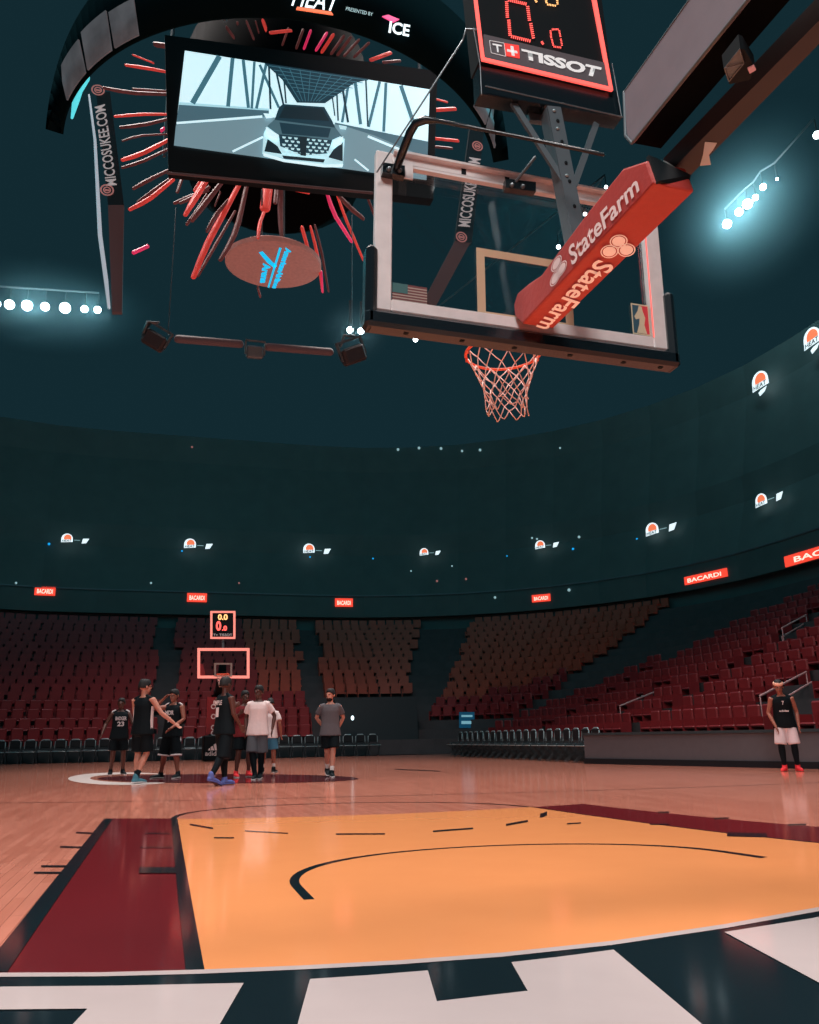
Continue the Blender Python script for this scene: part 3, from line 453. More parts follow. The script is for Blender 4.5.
# lit signs on the balcony front
def on_ring(px_, py_, d):
    """where the sight line through a pixel meets the balcony front d beyond the first row"""
    best = None; P = outline(d); dr = ray(px_, py_)
    for a, b in zip(P, P[1:]):
        e_ = b-a; den = dr.x*e_.y-dr.y*e_.x
        if abs(den) < 1e-6: continue
        w = a-CAM; s_ = (w.x*e_.y-w.y*e_.x)/den; u = (w.x*dr.y-w.y*dr.x)/den
        if s_ > 3 and -.001 <= u <= 1.001 and (best is None or s_ < best[0]): best = (s_, e_.normalized())
    p = CAM+dr*best[0]; t_ = best[1]; t_ = t_ if Vector((t_.x, t_.y, 0)).dot(_r) > 0 else -t_
    return p, t_
UP = Vector((0, 0, 1))
for k, (x, y, w, h, lab) in enumerate(((45, 591, 18, 8.5, 'first from the left'), (197, 597.5, 18.5, 8.5, 'above the far shot clock at its left'), (344, 602.5, 17.5, 8, 'above the grey shirt player'),
        (541, 598, 17, 7, 'above the start of the right stand'), (704, 577, 30, 8, 'slanting, high over the right stand'), (826, 550, 40, 11, 'cut by the right picture edge'))):
    p, t_ = on_ring(x, y, D-.38); fw_ = abs(t_.dot(_r)); depth = (p-CAM).dot(_f); W_ = w*depth/FPX/max(fw_, .3); H_ = h*depth/FPX/.97
    if k >= 4: W_ *= .9
    out = t_.cross(UP).normalized(); out = out if out.dot(CAM-p) > 0 else -out
    e = empty('ribbon_sign', p, 'small glowing red BACARDI sign, %s' % lab, 'sign', 'red signs on the balcony front')
    m = MB(); q = [p-t_*W_/2-UP*H_/2, p+t_*W_/2-UP*H_/2, p+t_*W_/2+UP*H_/2, p-t_*W_/2+UP*H_/2]
    m.prism(q, -out*.06); put(m.build('sign_panel', 'sign_red'), e)
    text('BACARDI', [bil(q, .12, .2)+out*.01, bil(q, .88, .2)+out*.01, bil(q, .88, .72)+out*.01, bil(q, .12, .72)+out*.01], 'sign_white', parent=e, bold=.02)
def team_logo(p, t_, W_, e, big=False):
    """round ball over a word with a smaller mark beside or below, as on the ribbon boards"""
    out = t_.cross(UP).normalized(); out = out if out.dot(CAM-p) > 0 else -out
    f = lambda u, v, d=0: p+t_*(u*W_)+UP*(v*W_)+out*d
    m = MB(); m.prism([f(.5*math.cos(a), .08+.5*math.sin(a)) for a in [PI*k/12 for k in range(13)]]+[f(-.5, -.25), f(.5, -.2)], -out*.03); put(m.build('logo_halo', 'led_white'), e)
    m = MB(); m.prism([f(.05+.34*math.cos(a), .12+.36*math.sin(a), .02) for a in [2*PI*k/16 for k in range(16)]], -out*.015); put(m.build('logo_ball', 'led_orange'), e)
    m = MB(); m.prism([f(-.5, -.3, .03), f(.42, -.22, .03), f(.46, .04, .03), f(-.46, -.02, .03)], -out*.005); put(m.build('word_plate', 'led_white'), e)
    text('HEAT', [f(-.42, -.26, .035), f(.38, -.2, .035), f(.42, .02, .035), f(-.4, -.04, .035)], 'dark', parent=e, bold=.02)
    if big:
        m = MB(); m.prism([f(-.1, -.62, .02), f(.22, -.5, .02), f(.38, -.3, .02), f(.0, -.36, .02), f(-.16, -.44, .02)], -out*.02); put(m.build('small_mark', 'led_white'), e)
    else:
        m = MB(); m.prism([f(.6, -.03), f(1.15, -.03), f(1.15, .01), f(.6, .01)], -out*.02); put(m.build('dash', 'lamp_tiny'), e)
        m = MB(); m.prism([f(1.3, -.3), f(1.7, -.25), f(1.95, .2), f(1.4, .16)], -out*.02); put(m.build('small_mark', 'led_white'), e)
for x, y, w, lab in ((67, 539.5, 10, 'first from the left, over the left red sign'), (190, 545, 11, 'second from the left, over the far shot clock'), (309, 550, 11, 'third from the left, above the grey shirt player'),
        (424, 553, 8.5, 'fourth from the left'), (540, 546, 9, 'fifth from the left'), (652, 531, 9, 'sixth from the left, over the slanting red sign'), (761, 502, 9, 'high over the headband player')):
    p, t_ = on_ring(x, y, D+.05); W_ = w*(p-CAM).dot(_f)/FPX/max(abs(t_.dot(_r)), .6)
    e = empty('ribbon_logo', p, 'tiny lit HEAT logo and white mark, %s' % lab, 'sign', 'lit logos on the suite level front'); team_logo(p, t_, W_, e)
for x, y, w, lab in ((760, 383, 16, 'lower of two at far right'), (812, 340, 17, 'upper of two, at the right edge')):
    p, t_ = on_ring(x, y, D+1.25); W_ = w*(p-CAM).dot(_f)/FPX/max(abs(t_.dot(_r)), .75)
    e = empty('ribbon_logo', p, 'lit HEAT ball logo with white mark below, %s' % lab, 'sign', 'larger lit logos high on the right'); team_logo(p, t_, W_, e, True)
for x, y, r_, m_, lab in ((49, 544, 1.3, 'blue_dot', 'left of the leftmost logo'), (182, 551, .9, 'blue_dot', 'left of the second logo'), (310, 557, .9, 'blue_dot', 'under the third logo'), (373, 558.5, .9, 'blue_dot', 'between the third and fourth logos'), (507, 556, .8, 'blue_dot', 'left of the fifth logo'), (573, 549, 1.3, 'blue_dot', 'right of the fifth logo'), (637, 539, 1.1, 'blue_dot', 'left of the sixth logo'), (763, 509, 1.2, 'blue_dot', 'under the seventh logo'),
        (398, 449.5, 1.4, 'lamp_tiny', 'first of the row of five under the net'), (419, 448, 1.4, 'lamp_tiny', 'second of the row of five under the net'), (441, 448.5, 1.4, 'lamp_tiny', 'third of the row of five under the net'), (462, 451, 1.2, 'lamp_tiny', 'fourth of the row of five under the net'), (480, 450, 1.4, 'lamp_tiny', 'last of the row of five under the net'),
        (560, 448, 1, 'lamp_tiny', 'alone right of the row of five'), (192, 447, 1.1, 'seal_red', 'alone over the far shot clock'), (777, 458, 1.2, 'lamp_tiny', 'between the big and small logos at right'), (151, 583, 1.1, 'lamp_tiny', 'on the balcony between the first two red signs'), (239, 583, 1.0, 'seal_red', 'on the balcony above the far shot clock'),
        (16, 583, 1.2, 'lamp_tiny', 'on the balcony left of the first red sign'), (411, 571, .9, 'lamp_tiny', 'in the suite under the fourth logo at left'), (452, 566, .9, 'lamp_tiny', 'in the suite under the fourth logo at right'), (532, 538, 1.1, 'lamp_tiny', 'above the fifth logo at left'), (537, 539, 1.1, 'lamp_tiny', 'above the fifth logo'), (579, 537, 1.4, 'lamp_tiny', 'above the fifth logo at right'), (569, 590, 1.6, 'lamp_tiny', 'right above the fourth red sign'), (495, 597.5, 1.3, 'lamp_tiny', 'left of the fourth red sign'), (437, 581, 1.2, 'seal_red', 'in the suite left of the corner'), (466, 579, 1.2, 'seal_red', 'in the suite over the corner seats')):
    p, t_ = on_ring(x, y, (D-.38 if y > 555 else D+.5) if y > 500 else D+1.8); rr = r_*(p-CAM).dot(_f)/FPX
    m = MB(); m.ball((0, 0, 0), rr, n=8, m=5); o = m.build('pilot_light', m_, loc=(0, 0, 0)); o.location = p; tag(o, 'tiny distant point of light, %s' % lab, 'light')
# thin rail lines of the balcony
wall_ring(D-.38, 9.2, 9.28, 'trim_5', 'steel_dark', 'thin metal rail along the club balcony', .05)

# ------------------------------------------------------------------ floodlights
HANG = {}
def flood(p, r, lab, group, aim=None):
    HANG.setdefault(group, []).append(p-(aim-p).normalized()*.2+UP*.875)
    e = empty('floodlight', p, lab, 'light', group); d = ((aim or Vector((0, 8, 1)))-p).normalized()
    a = d.orthogonal().normalized(); b = d.cross(a)
    ring = lambda q, rr: [q+a*rr*math.cos(2*PI*k/14)+b*rr*math.sin(2*PI*k/14) for k in range(14)]
    m = MB(); m.loft([ring(p-d*.5, r*.5), ring(p-d*.3, r*.95), ring(p, r*1.12), ring(p+d*.02, r*1.12)]); put(m.build('lamp_housing', 'dark'), e)
    m = MB(); m.loft([ring(p+d*.021, r), ring(p+d*.06, r*.96), ring(p+d*.09, r*.6)]); put(m.build('lens', 'lamp_glow'), e)
    m = MB(); m.beam(p-d*.2, p-d*.2+UP*.8, .05); put(m.build('yoke', 'dark'), e)
for k, (x, r) in enumerate(((-3, 4.4), (9.5, 5.8), (27, 6.4), (45, 5.2), (65, 6.6), (84.5, 4.4), (97.5, 4.4))):
    p = at(x, 304+x*.06, Y=34); flood(p, r*.036, 'blazing white floodlight, %s of the level row at the left picture edge' % ['outermost', 'second', 'third', 'fourth', 'fifth and largest', 'sixth', 'innermost'][k], 'floodlights in the row at left', CAM)
for k, (x, y, r) in enumerate(((727, 224, 5.5), (739, 212, 4.8), (747.5, 204, 5.8), (755.5, 197.5, 3.4), (763, 187, 3.8), (777, 179, 1.6))):
    p = at(x, y, X=24); flood(p, r*.040, 'blazing white floodlight at right, %s of the slanting row' % ['lowest', 'second', 'third', 'fourth', 'fifth', 'topmost and smallest'][k], 'floodlights in the slanting row at right', CAM)
p = at(817, 135, X=24); flood(p, .16, 'white floodlight cut by the right picture edge', 'floodlights in the slanting row at right', CAM)
for k, (x, y, r) in enumerate(((558.5, 247, 3), (578, 224, 3.2), (585, 214, 2.6), (601.5, 194, 3.2), (606, 187, 2.4), (415.5, 339.5, 3.2))):
    p = at(x, y, Y=36); flood(p, r*.04, ['white floodlight seen through the glass, lowest beside the mounting post', 'white floodlight seen through the glass, second from below', 'white floodlight seen through the glass, third from below', 'white floodlight seen above the board edge, fourth from below', 'white floodlight seen above the board edge, topmost', 'lone white floodlight just under the lower left board padding'][k], 'distant floodlights behind the near basket', CAM)
for g_, lab in (('floodlights in the row at left', 'dim catwalk beam carrying the level row of floodlights at left'), ('floodlights in the slanting row at right', 'dim catwalk beam carrying the slanting row of floodlights at right'), ('distant floodlights behind the near basket', 'dim catwalk beam carrying the small floodlights seen behind the near basket')):
    P_ = HANG[g_]; m = MB(); m.tube(P_, .05, 6, cap=False); tag(m.build('catwalk_beam', 'catwalk', loc=P_[0]), lab, 'beam')

# haze balls and point lamps added to make the glow round the floodlights
def haze(c, r, M3, power, dens):
    m = MB(); m.ball((0, 0, 0), 1, n=24, m=14); o = m.build('glow_haze', 'haze'); o.location = c; o.scale = r; o.rotation_euler = M3
    tag(o, 'added blue-green glow haze around %s' % power[1], 'haze', kind='stuff')
    for q, e in power[0]:
        l = bpy.data.lights.new('glow_light', 'POINT'); l.energy = e; l.color = (.55, .92, 1); l.shadow_soft_size = .3  # added point lamp that lights up the haze ball
        b = bpy.data.objects.new('glow_light', l); COL.objects.link(b); b.location = q
def haze_mat(d):
    m = bpy.data.materials.new('haze'); m.use_nodes = True; nt = m.node_tree; nt.nodes.clear()
    o = nt.nodes.new('ShaderNodeOutputMaterial'); v = nt.nodes.new('ShaderNodeVolumeScatter'); v.inputs['Color'].default_value = (.55, .9, 1, 1); v.inputs['Density'].default_value = d
    tc = nt.nodes.new('ShaderNodeTexCoord'); g = nt.nodes.new('ShaderNodeTexGradient'); g.gradient_type = 'SPHERICAL'
    p_ = nt.nodes.new('ShaderNodeMath'); p_.operation = 'POWER'; p_.inputs[1].default_value = 1.4; k_ = nt.nodes.new('ShaderNodeMath'); k_.operation = 'MULTIPLY'; k_.inputs[1].default_value = d
    nt.links.new(tc.outputs['Object'], g.inputs['Vector']); nt.links.new(g.outputs['Fac'], p_.inputs[0]); nt.links.new(p_.outputs[0], k_.inputs[0]); nt.links.new(k_.outputs[0], v.inputs['Density'])
    nt.links.new(v.outputs[0], o.inputs['Volume']); MATS['haze'] = m
haze_mat(.085)
A, B = at(727, 224, X=23.4), at(765, 186, X=23.4); C_ = (A+B)/2
haze(C_, (3.6, 5.6, 4.4), (0, 0, 0), ([(A, 380), (C_, 400), (B, 150)], 'the slanting row of floodlights at right'), 0)
A, B = at(30, 305, Y=33.2), at(90, 309, Y=33.2); C_ = at(45, 306, Y=33.2)
haze(C_, (5.2, 2.4, 2.2), (0, 0, 0), ([(A, 170), (B, 160)], 'the level row of floodlights at left'), 0)
A = at(355, 330, Y=14.6)
haze(A, (.95, .8, .85), (0, 0, 0), ([(A, 26)], 'the pair of floodlights at the right pipe end'), 0)

# ------------------------------------------------------------------ hanging centre scoreboard
SB = empty('centre_scoreboard', (0, 13.5, 12.75), 'huge hanging scoreboard with video screen, curved ribbon band and red light tubes', 'scoreboard')
RC = Vector((0, 13.5, 0)); RR = 4.75
def ring_hit(x, y, R=RR):
    d = ray(x, y); o = CAM-RC; a = d.x**2+d.y**2; b = 2*(o.x*d.x+o.y*d.y); c = o.x**2+o.y**2-R*R
    q = b*b-4*a*c
    return CAM+d*((-b-math.sqrt(max(q, 0)))/(2*a))
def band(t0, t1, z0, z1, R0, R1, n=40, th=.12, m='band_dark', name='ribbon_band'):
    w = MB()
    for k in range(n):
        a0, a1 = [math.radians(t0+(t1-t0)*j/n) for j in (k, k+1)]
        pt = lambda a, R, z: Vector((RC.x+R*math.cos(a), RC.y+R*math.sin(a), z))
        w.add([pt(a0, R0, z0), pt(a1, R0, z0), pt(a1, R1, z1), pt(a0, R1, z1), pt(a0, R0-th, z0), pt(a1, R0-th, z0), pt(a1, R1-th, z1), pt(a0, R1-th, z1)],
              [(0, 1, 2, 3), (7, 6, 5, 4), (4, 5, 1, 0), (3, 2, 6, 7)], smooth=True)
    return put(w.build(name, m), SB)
w = MB(); N_ = 60
for k in range(N_):
    q = []
    for j in (k, k+1):
        f_ = j/N_; a = math.radians(189+(334-189)*f_); h = 1.35*min(1, math.sin(PI*min(f_*2.0, .5)), math.sin(PI*min((1-f_)*2.6, .5)))+.02
        for R, z in ((RR, 12.75), (RR+.3, 12.75+h), (RR-.04, 12.75), (RR+.26, 12.75+h)): q.append(Vector((RC.x+R*math.cos(a), RC.y+R*math.sin(a), z)))
    w.add(q, [(0, 4, 5, 1), (3, 7, 6, 2), (2, 6, 4, 0), (1, 5, 7, 3)], smooth=True)
put(w.build('ribbon_band', 'band_dark'), SB)
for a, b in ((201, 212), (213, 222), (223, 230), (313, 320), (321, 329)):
    band(a, b, 12.78, 13.4 if a not in (213, 321) else 13.5, RR+.06, RR+.25, 6, .03, 'band_sheen', 'band_highlight')  # bright reflections on the ribbon band, put in as self-lit plates
for pts, w_ in (([(72, 118), (76, 100), (83, 78), (89, 63)], .07), ([(78, 95), (83, 78), (88, 66)], .13), ([(90, 22), (95, 8), (101, -6)], .07)):
    m = MB(); m.tube([at(x, y, Y=12) for x, y in pts], [w_*.35]+[w_]*(len(pts)-2)+[w_*.4], 6, flat=.4); put(m.build('edge_light', 'led_cyan'), SB)
# ribbon lettering
def ringquad(a, b, c, d): return [ring_hit(*q, RR+.16)*1.0 for q in (a, b, c, d)]
text('HEAT', ringquad((291, 7), (336, 13), (341, -4), (295, -10)), 'led_white', 'ribbon_lettering', SB, .03, .01, .1)
m = MB(); m.prism(ringquad((296, 10), (333, 15.5), (331, 12.5), (297, 7.5)), (0, -.02, 0)); put(m.build('ribbon_flame', 'led_orange'), SB)
text('PRESENTED BY', ringquad((345, 11.5), (372, 17.5), (372.5, 14), (346, 8)), 'lamp_tiny', 'ribbon_lettering', SB, .03, .01)
text('ICE', ringquad((387.5, 34), (408, 38), (409.5, 26), (389, 22)), 'led_white', 'ribbon_lettering', SB, .03, .03)
m = MB(); m.prism(ringquad((382, 17), (393, 23), (399, 20), (388, 15.5)), (0, -.02, 0)); put(m.build('ribbon_mark', 'led_pink'), SB)
# drum above and screen housing
m = MB(); R3 = lambda R, z: [Vector((R*math.cos(2*PI*k/32), 13.5+R*math.sin(2*PI*k/32), z)) for k in range(32)]
m.loft([R3(1.6, 14.4), R3(2.2, 14.8), R3(2.4, 18.5), R3(2.0, 19)])
m.v = [v+Vector((0, 2.6, 0)) for v in m.v]; put(m.build('drum', 'black_matte'), SB)
YS = 11.5
cr = lambda x, y: (170+x/3.033, 40+y/3.033)
def S(x, y, l=0): q = cr(x, y); return at(*q, Y=YS-.006*l)
hs = [S(-16, -18), S(812, 92), S(800, 480), S(-5, 392)]
m = MB(); m.prism(hs, (0, .25, 0)); o = m.build('screen_housing', 'ink'); o.location.y += .02; put(o, SB)
m = MB(); m.tube([at(168, 173, Y=YS), at(372, 193, Y=YS)], .03, 6); put(m.build('housing_edge', 'banner_brown'), SB)
SCM = {'sky': (205, 236, 243), 'pale': (160, 205, 216), 'road': (104, 132, 142), 'para': (66, 96, 108), 'steelb': (62, 104, 118), 'deep': (22, 50, 62), 'glass': (16, 34, 42), 'hood': (66, 96, 106), 'bump': (176, 214, 222), 'mesh': (110, 150, 160)}
names = list(SCM)
for k in names:
    mt = mat('screen_'+k, SCM[k], .5, emit=1.0)
m = MB(); lv = 0
def sp(mi, *pts):
    global lv
    lv += 1; P3 = [S(x, y, 1+lv*.25) for x, y in pts]; m.add(P3, [tuple(range(len(P3)))], names.index(mi))
def sl(mi, a, b, w):
    d = Vector((b[0]-a[0], b[1]-a[1])).normalized(); n_ = Vector((-d.y, d.x))*w/2
    sp(mi, (a[0]+n_.x, a[1]+n_.y), (b[0]+n_.x, b[1]+n_.y), (b[0]-n_.x, b[1]-n_.y), (a[0]-n_.x, a[1]-n_.y))
sp('sky', (45, 32), (788, 150), (778, 425), (12, 320))
sp('para', (27, 195), (300, 212), (300, 236), (18, 262))
sp('para', (500, 250), (783, 308), (781, 365), (600, 300), (500, 262))
sp('road', (12, 320), (18, 258), (290, 232), (520, 258), (620, 290), (781, 358), (778, 425))
sp('pale', (27, 188), (300, 208), (300, 214), (26, 196)); sl('sky', (20, 252), (280, 232), 7); sl('sky', (600, 292), (752, 355), 7)
sl('sky', (190, 338), (282, 294), 6); sl('sky', (560, 362), (602, 396), 5)
for a, b, w in (((150, 49), (68, 192), 17), ((190, 55), (176, 202), 12), ((222, 60), (238, 206), 10), ((256, 66), (248, 208), 8), ((292, 72), (262, 208), 9), ((272, 75), (330, 205), 8), ((300, 78), (305, 210), 6), ((322, 95), (345, 200), 6), ((345, 110), (352, 192), 5),
                ((636, 126), (602, 264), 9), ((560, 114), (578, 256), 10), ((594, 120), (600, 262), 5), ((655, 130), (648, 278), 9), ((700, 138), (738, 250), 12), ((545, 112), (522, 250), 8), ((520, 125), (540, 250), 7), ((505, 140), (510, 245), 5), ((490, 155), (500, 230), 4)):
    sl('steelb' if w > 7 else 'deep', a, b, w)
sp('deep', (286, 70), (610, 119), (560, 130), (470, 192), (385, 190), (340, 120))
for k in range(7):
    sl('steelb', (300+k*14, 78+k*13), (600-k*15, 122+k*8), 2)
for k in range(8): sl('steelb', (330+k*32, 80+k*5), (395+k*8, 186), 2)
sp('sky', (283, 222), (308, 224), (312, 236), (292, 238)); sp('bump', (512, 258), (536, 262), (534, 272), (516, 270))
sp('deep', (342, 194), (468, 203), (492, 245), (502, 268), (316, 246), (330, 205))
sp('glass', (348, 200), (462, 208), (484, 246), (330, 236))
sp('hood', (316, 242), (502, 266), (524, 296), (492, 304), (330, 288), (294, 262))
sp('deep', (332, 250), (488, 268), (480, 296), (340, 284))
sp('bump', (294, 262), (284, 284), (280, 346), (345, 358), (470, 382), (524, 384), (530, 300), (516, 292), (490, 304), (330, 290))
sp('deep', (330, 286), (378, 290), (492, 304), (478, 344), (402, 350), (334, 322))
for k in range(5):
    for j in range(8): 
        x, y = 340+j*18+(k % 2)*8, 292+k*11+j*1.6
        if x < 486-k*2: sp('bump', (x, y), (x+12, y+1.5), (x+9, y+7), (x+2, y+6))
sp('glass', (392, 292), (416, 294), (412, 352), (396, 350))
sp('glass', (296, 300), (326, 322), (340, 346), (286, 338)); sp('glass', (524, 310), (496, 332), (480, 356), (524, 368))
sp('sky', (290, 264), (330, 288), (326, 302), (294, 288)); sp('sky', (494, 304), (526, 292), (520, 316), (498, 326))
sp('glass', (340, 350), (470, 362), (466, 372), (345, 360)); sp('sky', (282, 342), (350, 362), (470, 378), (526, 376), (522, 386), (466, 386), (345, 370), (284, 352))
put(m.build('video_screen', ['screen_'+k for k in names]), SB)
# red light tubes
c1 = lambda x, y: (60+x/2.73, y/2.73); c3 = lambda x, y: (180+x/3.72, 160+y/3.72); c7 = lambda x, y: (200+x/3.41, y/3.41); c2 = lambda x, y: (280+x/3.72, y/3.72)
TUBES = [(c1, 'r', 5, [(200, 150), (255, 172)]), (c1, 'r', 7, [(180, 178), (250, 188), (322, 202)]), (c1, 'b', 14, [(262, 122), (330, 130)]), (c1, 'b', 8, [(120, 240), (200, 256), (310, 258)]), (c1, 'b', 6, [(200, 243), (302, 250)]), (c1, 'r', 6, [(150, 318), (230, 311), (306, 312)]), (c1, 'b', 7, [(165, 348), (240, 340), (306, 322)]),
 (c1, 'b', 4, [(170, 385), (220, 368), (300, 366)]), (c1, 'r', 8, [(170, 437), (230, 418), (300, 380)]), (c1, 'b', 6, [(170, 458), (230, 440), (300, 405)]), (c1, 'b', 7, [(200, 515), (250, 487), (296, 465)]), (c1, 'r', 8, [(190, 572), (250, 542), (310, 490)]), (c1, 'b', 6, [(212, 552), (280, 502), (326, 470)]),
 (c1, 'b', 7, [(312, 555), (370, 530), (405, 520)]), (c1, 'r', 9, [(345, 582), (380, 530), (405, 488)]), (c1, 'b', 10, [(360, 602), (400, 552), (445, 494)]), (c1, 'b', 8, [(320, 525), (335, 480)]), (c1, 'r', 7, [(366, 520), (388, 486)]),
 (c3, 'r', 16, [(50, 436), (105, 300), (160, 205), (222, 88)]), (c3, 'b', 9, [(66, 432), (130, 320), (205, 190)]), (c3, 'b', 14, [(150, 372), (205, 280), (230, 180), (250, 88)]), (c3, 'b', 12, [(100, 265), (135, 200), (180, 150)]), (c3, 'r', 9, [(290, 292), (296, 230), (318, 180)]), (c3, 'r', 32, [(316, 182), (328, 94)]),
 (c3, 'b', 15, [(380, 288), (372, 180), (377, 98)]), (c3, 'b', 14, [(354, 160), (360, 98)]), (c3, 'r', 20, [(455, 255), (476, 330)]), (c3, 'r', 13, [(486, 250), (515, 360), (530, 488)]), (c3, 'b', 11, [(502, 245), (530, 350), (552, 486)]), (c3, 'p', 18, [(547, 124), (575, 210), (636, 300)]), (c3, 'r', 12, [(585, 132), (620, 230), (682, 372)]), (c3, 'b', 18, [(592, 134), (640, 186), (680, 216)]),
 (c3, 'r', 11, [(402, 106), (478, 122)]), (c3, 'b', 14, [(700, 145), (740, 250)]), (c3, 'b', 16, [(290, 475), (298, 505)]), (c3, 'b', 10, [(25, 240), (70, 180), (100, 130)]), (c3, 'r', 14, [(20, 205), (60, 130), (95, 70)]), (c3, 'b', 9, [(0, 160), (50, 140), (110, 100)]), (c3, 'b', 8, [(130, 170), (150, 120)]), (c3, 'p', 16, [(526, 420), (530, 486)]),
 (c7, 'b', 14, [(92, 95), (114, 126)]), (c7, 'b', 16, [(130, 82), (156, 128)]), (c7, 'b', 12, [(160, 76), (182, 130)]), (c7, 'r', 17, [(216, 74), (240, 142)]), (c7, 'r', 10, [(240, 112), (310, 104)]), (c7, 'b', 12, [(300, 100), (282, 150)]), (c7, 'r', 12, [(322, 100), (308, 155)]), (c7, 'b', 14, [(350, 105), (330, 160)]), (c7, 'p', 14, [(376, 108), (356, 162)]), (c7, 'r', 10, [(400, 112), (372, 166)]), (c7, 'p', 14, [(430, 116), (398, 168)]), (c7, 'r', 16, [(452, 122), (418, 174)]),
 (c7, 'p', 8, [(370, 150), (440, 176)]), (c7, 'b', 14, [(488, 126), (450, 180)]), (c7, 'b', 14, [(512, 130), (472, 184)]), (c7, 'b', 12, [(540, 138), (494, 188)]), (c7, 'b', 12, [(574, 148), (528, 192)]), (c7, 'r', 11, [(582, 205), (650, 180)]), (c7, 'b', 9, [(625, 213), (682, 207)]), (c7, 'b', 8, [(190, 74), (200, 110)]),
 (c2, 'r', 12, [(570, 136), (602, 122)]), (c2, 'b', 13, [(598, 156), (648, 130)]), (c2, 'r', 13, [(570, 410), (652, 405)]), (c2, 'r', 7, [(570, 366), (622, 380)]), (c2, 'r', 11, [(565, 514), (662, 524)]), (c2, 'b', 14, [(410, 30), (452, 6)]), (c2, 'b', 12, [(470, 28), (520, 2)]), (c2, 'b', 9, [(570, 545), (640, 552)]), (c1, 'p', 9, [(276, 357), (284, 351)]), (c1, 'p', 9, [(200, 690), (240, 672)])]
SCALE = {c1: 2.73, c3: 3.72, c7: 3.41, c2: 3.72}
for k, (f, c, w, pts) in enumerate(TUBES):
    y_ = 12.9+(k*37 % 11)*.12
    P3 = [at(*f(*p), Y=y_+.25*j) for j, p in enumerate(pts)]; dpt = (P3[0]-CAM).dot(_f); r = w/SCALE[f]*dpt/FPX*.8
    if len(P3) > 2: # smooth bend
        Q = []
        for a, b in zip(P3, P3[1:]): Q += [a, a.lerp(b, .5)]
        P3 = [P3[0]]+[(Q[i-1]+2*Q[i]+Q[i+1])/4 for i in range(1, len(Q)-1)]+[P3[-1]]
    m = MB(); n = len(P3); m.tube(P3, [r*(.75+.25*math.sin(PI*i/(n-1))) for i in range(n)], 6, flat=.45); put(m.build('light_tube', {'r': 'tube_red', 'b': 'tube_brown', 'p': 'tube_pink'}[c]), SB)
# side banners
for lab, face, txt, seals, low in (('left', [(96, 92), (110, 92), (124, 205), (108, 205)], [(117, 185), (106, 186), (94.5, 107), (105, 104)], [(107, 190), (98, 90)], [(108, 205), (124, 205), (122, 312), (112, 312)]),
                              ('right', [(470, 128), (484, 130), (472, 243), (455, 241)], [(470, 227), (458, 226), (469, 157), (481, 159)], [(461.5, 237), (477.5, 146)], [(455, 241), (470, 243), (436, 306), (424, 300)])):
    yy = 14.3
    m = MB(); m.prism([at(*p, Y=yy) for p in face], (0, .12, 0)); b_ = put(m.build('banner_strip', 'banner'), SB)
    m = MB(); m.prism([at(*p, Y=yy) for p in low], (0, .12, 0)); put(m.build('banner_tail', 'banner_brown'), SB)
    # lettering reads upward: baseline runs up the right hand edge of the strip
    q = [txt[0], txt[3], txt[2], txt[1]]
    text('MICCOSUKEE.COM', [at(*p, Y=yy-.03) for p in q], 'banner_text', 'banner_lettering', SB, 0, .015)
    for sx_, sy_ in seals:
        c = at(sx_, sy_, Y=yy-.03); g = MB()
        for r0, r1 in ((.13, .1), (.075, .05)):
            ring = lambda r: [c+Vector((r*math.cos(2*PI*k/18), 0, r*math.sin(2*PI*k/18))) for k in range(18)]
            g.add(ring(r0*1.15)+ring(r1*1.15), [(i, (i+1) % 18, 18+(i+1) % 18, 18+i) for i in range(18)])
        g.prism([c+Vector((-.05, 0, -.02)), c+Vector((.05, 0, -.02)), c+Vector((.05, 0, .02)), c+Vector((-.05, 0, .02))], (0, .01, 0))
        put(g.build('banner_seal', 'seal_red'), SB)
m = MB(); m.tube([at(x, y, Y=14.2) for x, y in ((89, 95), (95, 140), (100, 235), (106, 280), (109, 308))], [.02, .03, .045, .045, .03], 6); put(m.build('edge_light', 'edge_light'), SB)
# round disc underneath
DC = at(273.5, 265.5, Z=11.3); DR = 1.10
circ = lambda r, z: [Vector((DC.x+r*math.cos(2*PI*k/48), DC.y+.90*r*math.sin(2*PI*k/48), z)) for k in range(48)]
m = MB(); m.loft([circ(DR*.97, 11.28), circ(DR, 11.3), circ(DR, 11.42), circ(DR*.9, 11.5)], smooth=False); put(m.build('round_panel', 'disc_brown'), SB)
c8 = lambda x, y: at(230+x/9.1, 230+y/9.1, Z=11.265)
text('AmericanAirlines', [c8(505, 158), c8(380, 530), c8(430, 535), c8(565, 175)][::1], 'disc_cyan', 'disc_lettering', SB, .0, .07)
text('Arena', [c8(300, 300), c8(270, 480), c8(335, 492), c8(375, 310)], 'disc_cyan', 'disc_lettering', SB, .0, .07)
m = MB(); m.prism([c8(448, 160), c8(342, 520), c8(356, 528), c8(470, 165)], (0, 0, .004)); m.prism([c8(262, 205), c8(296, 195), c8(385, 290), c8(430, 330), c8(400, 345), c8(340, 300)], (0, 0, .004)); put(m.build('disc_swoosh', 'disc_cyan'), SB)
for x in (262, 284): m = MB(); m.tube([at(x, 248, Z=11.45), at(x, 190, Y=13.2)], .02, 5); put(m.build('hanger', 'steel_dark'), SB)
for a in (60, 150, 240, 330):
    q = Vector((3.2*math.cos(math.radians(a)), 13.5+3.2*math.sin(math.radians(a)), 14.4)); m = MB(); m.tube([q, q+UP*14], .05, 6); put(m.build('hanging_cable', 'steel_dark'), SB)
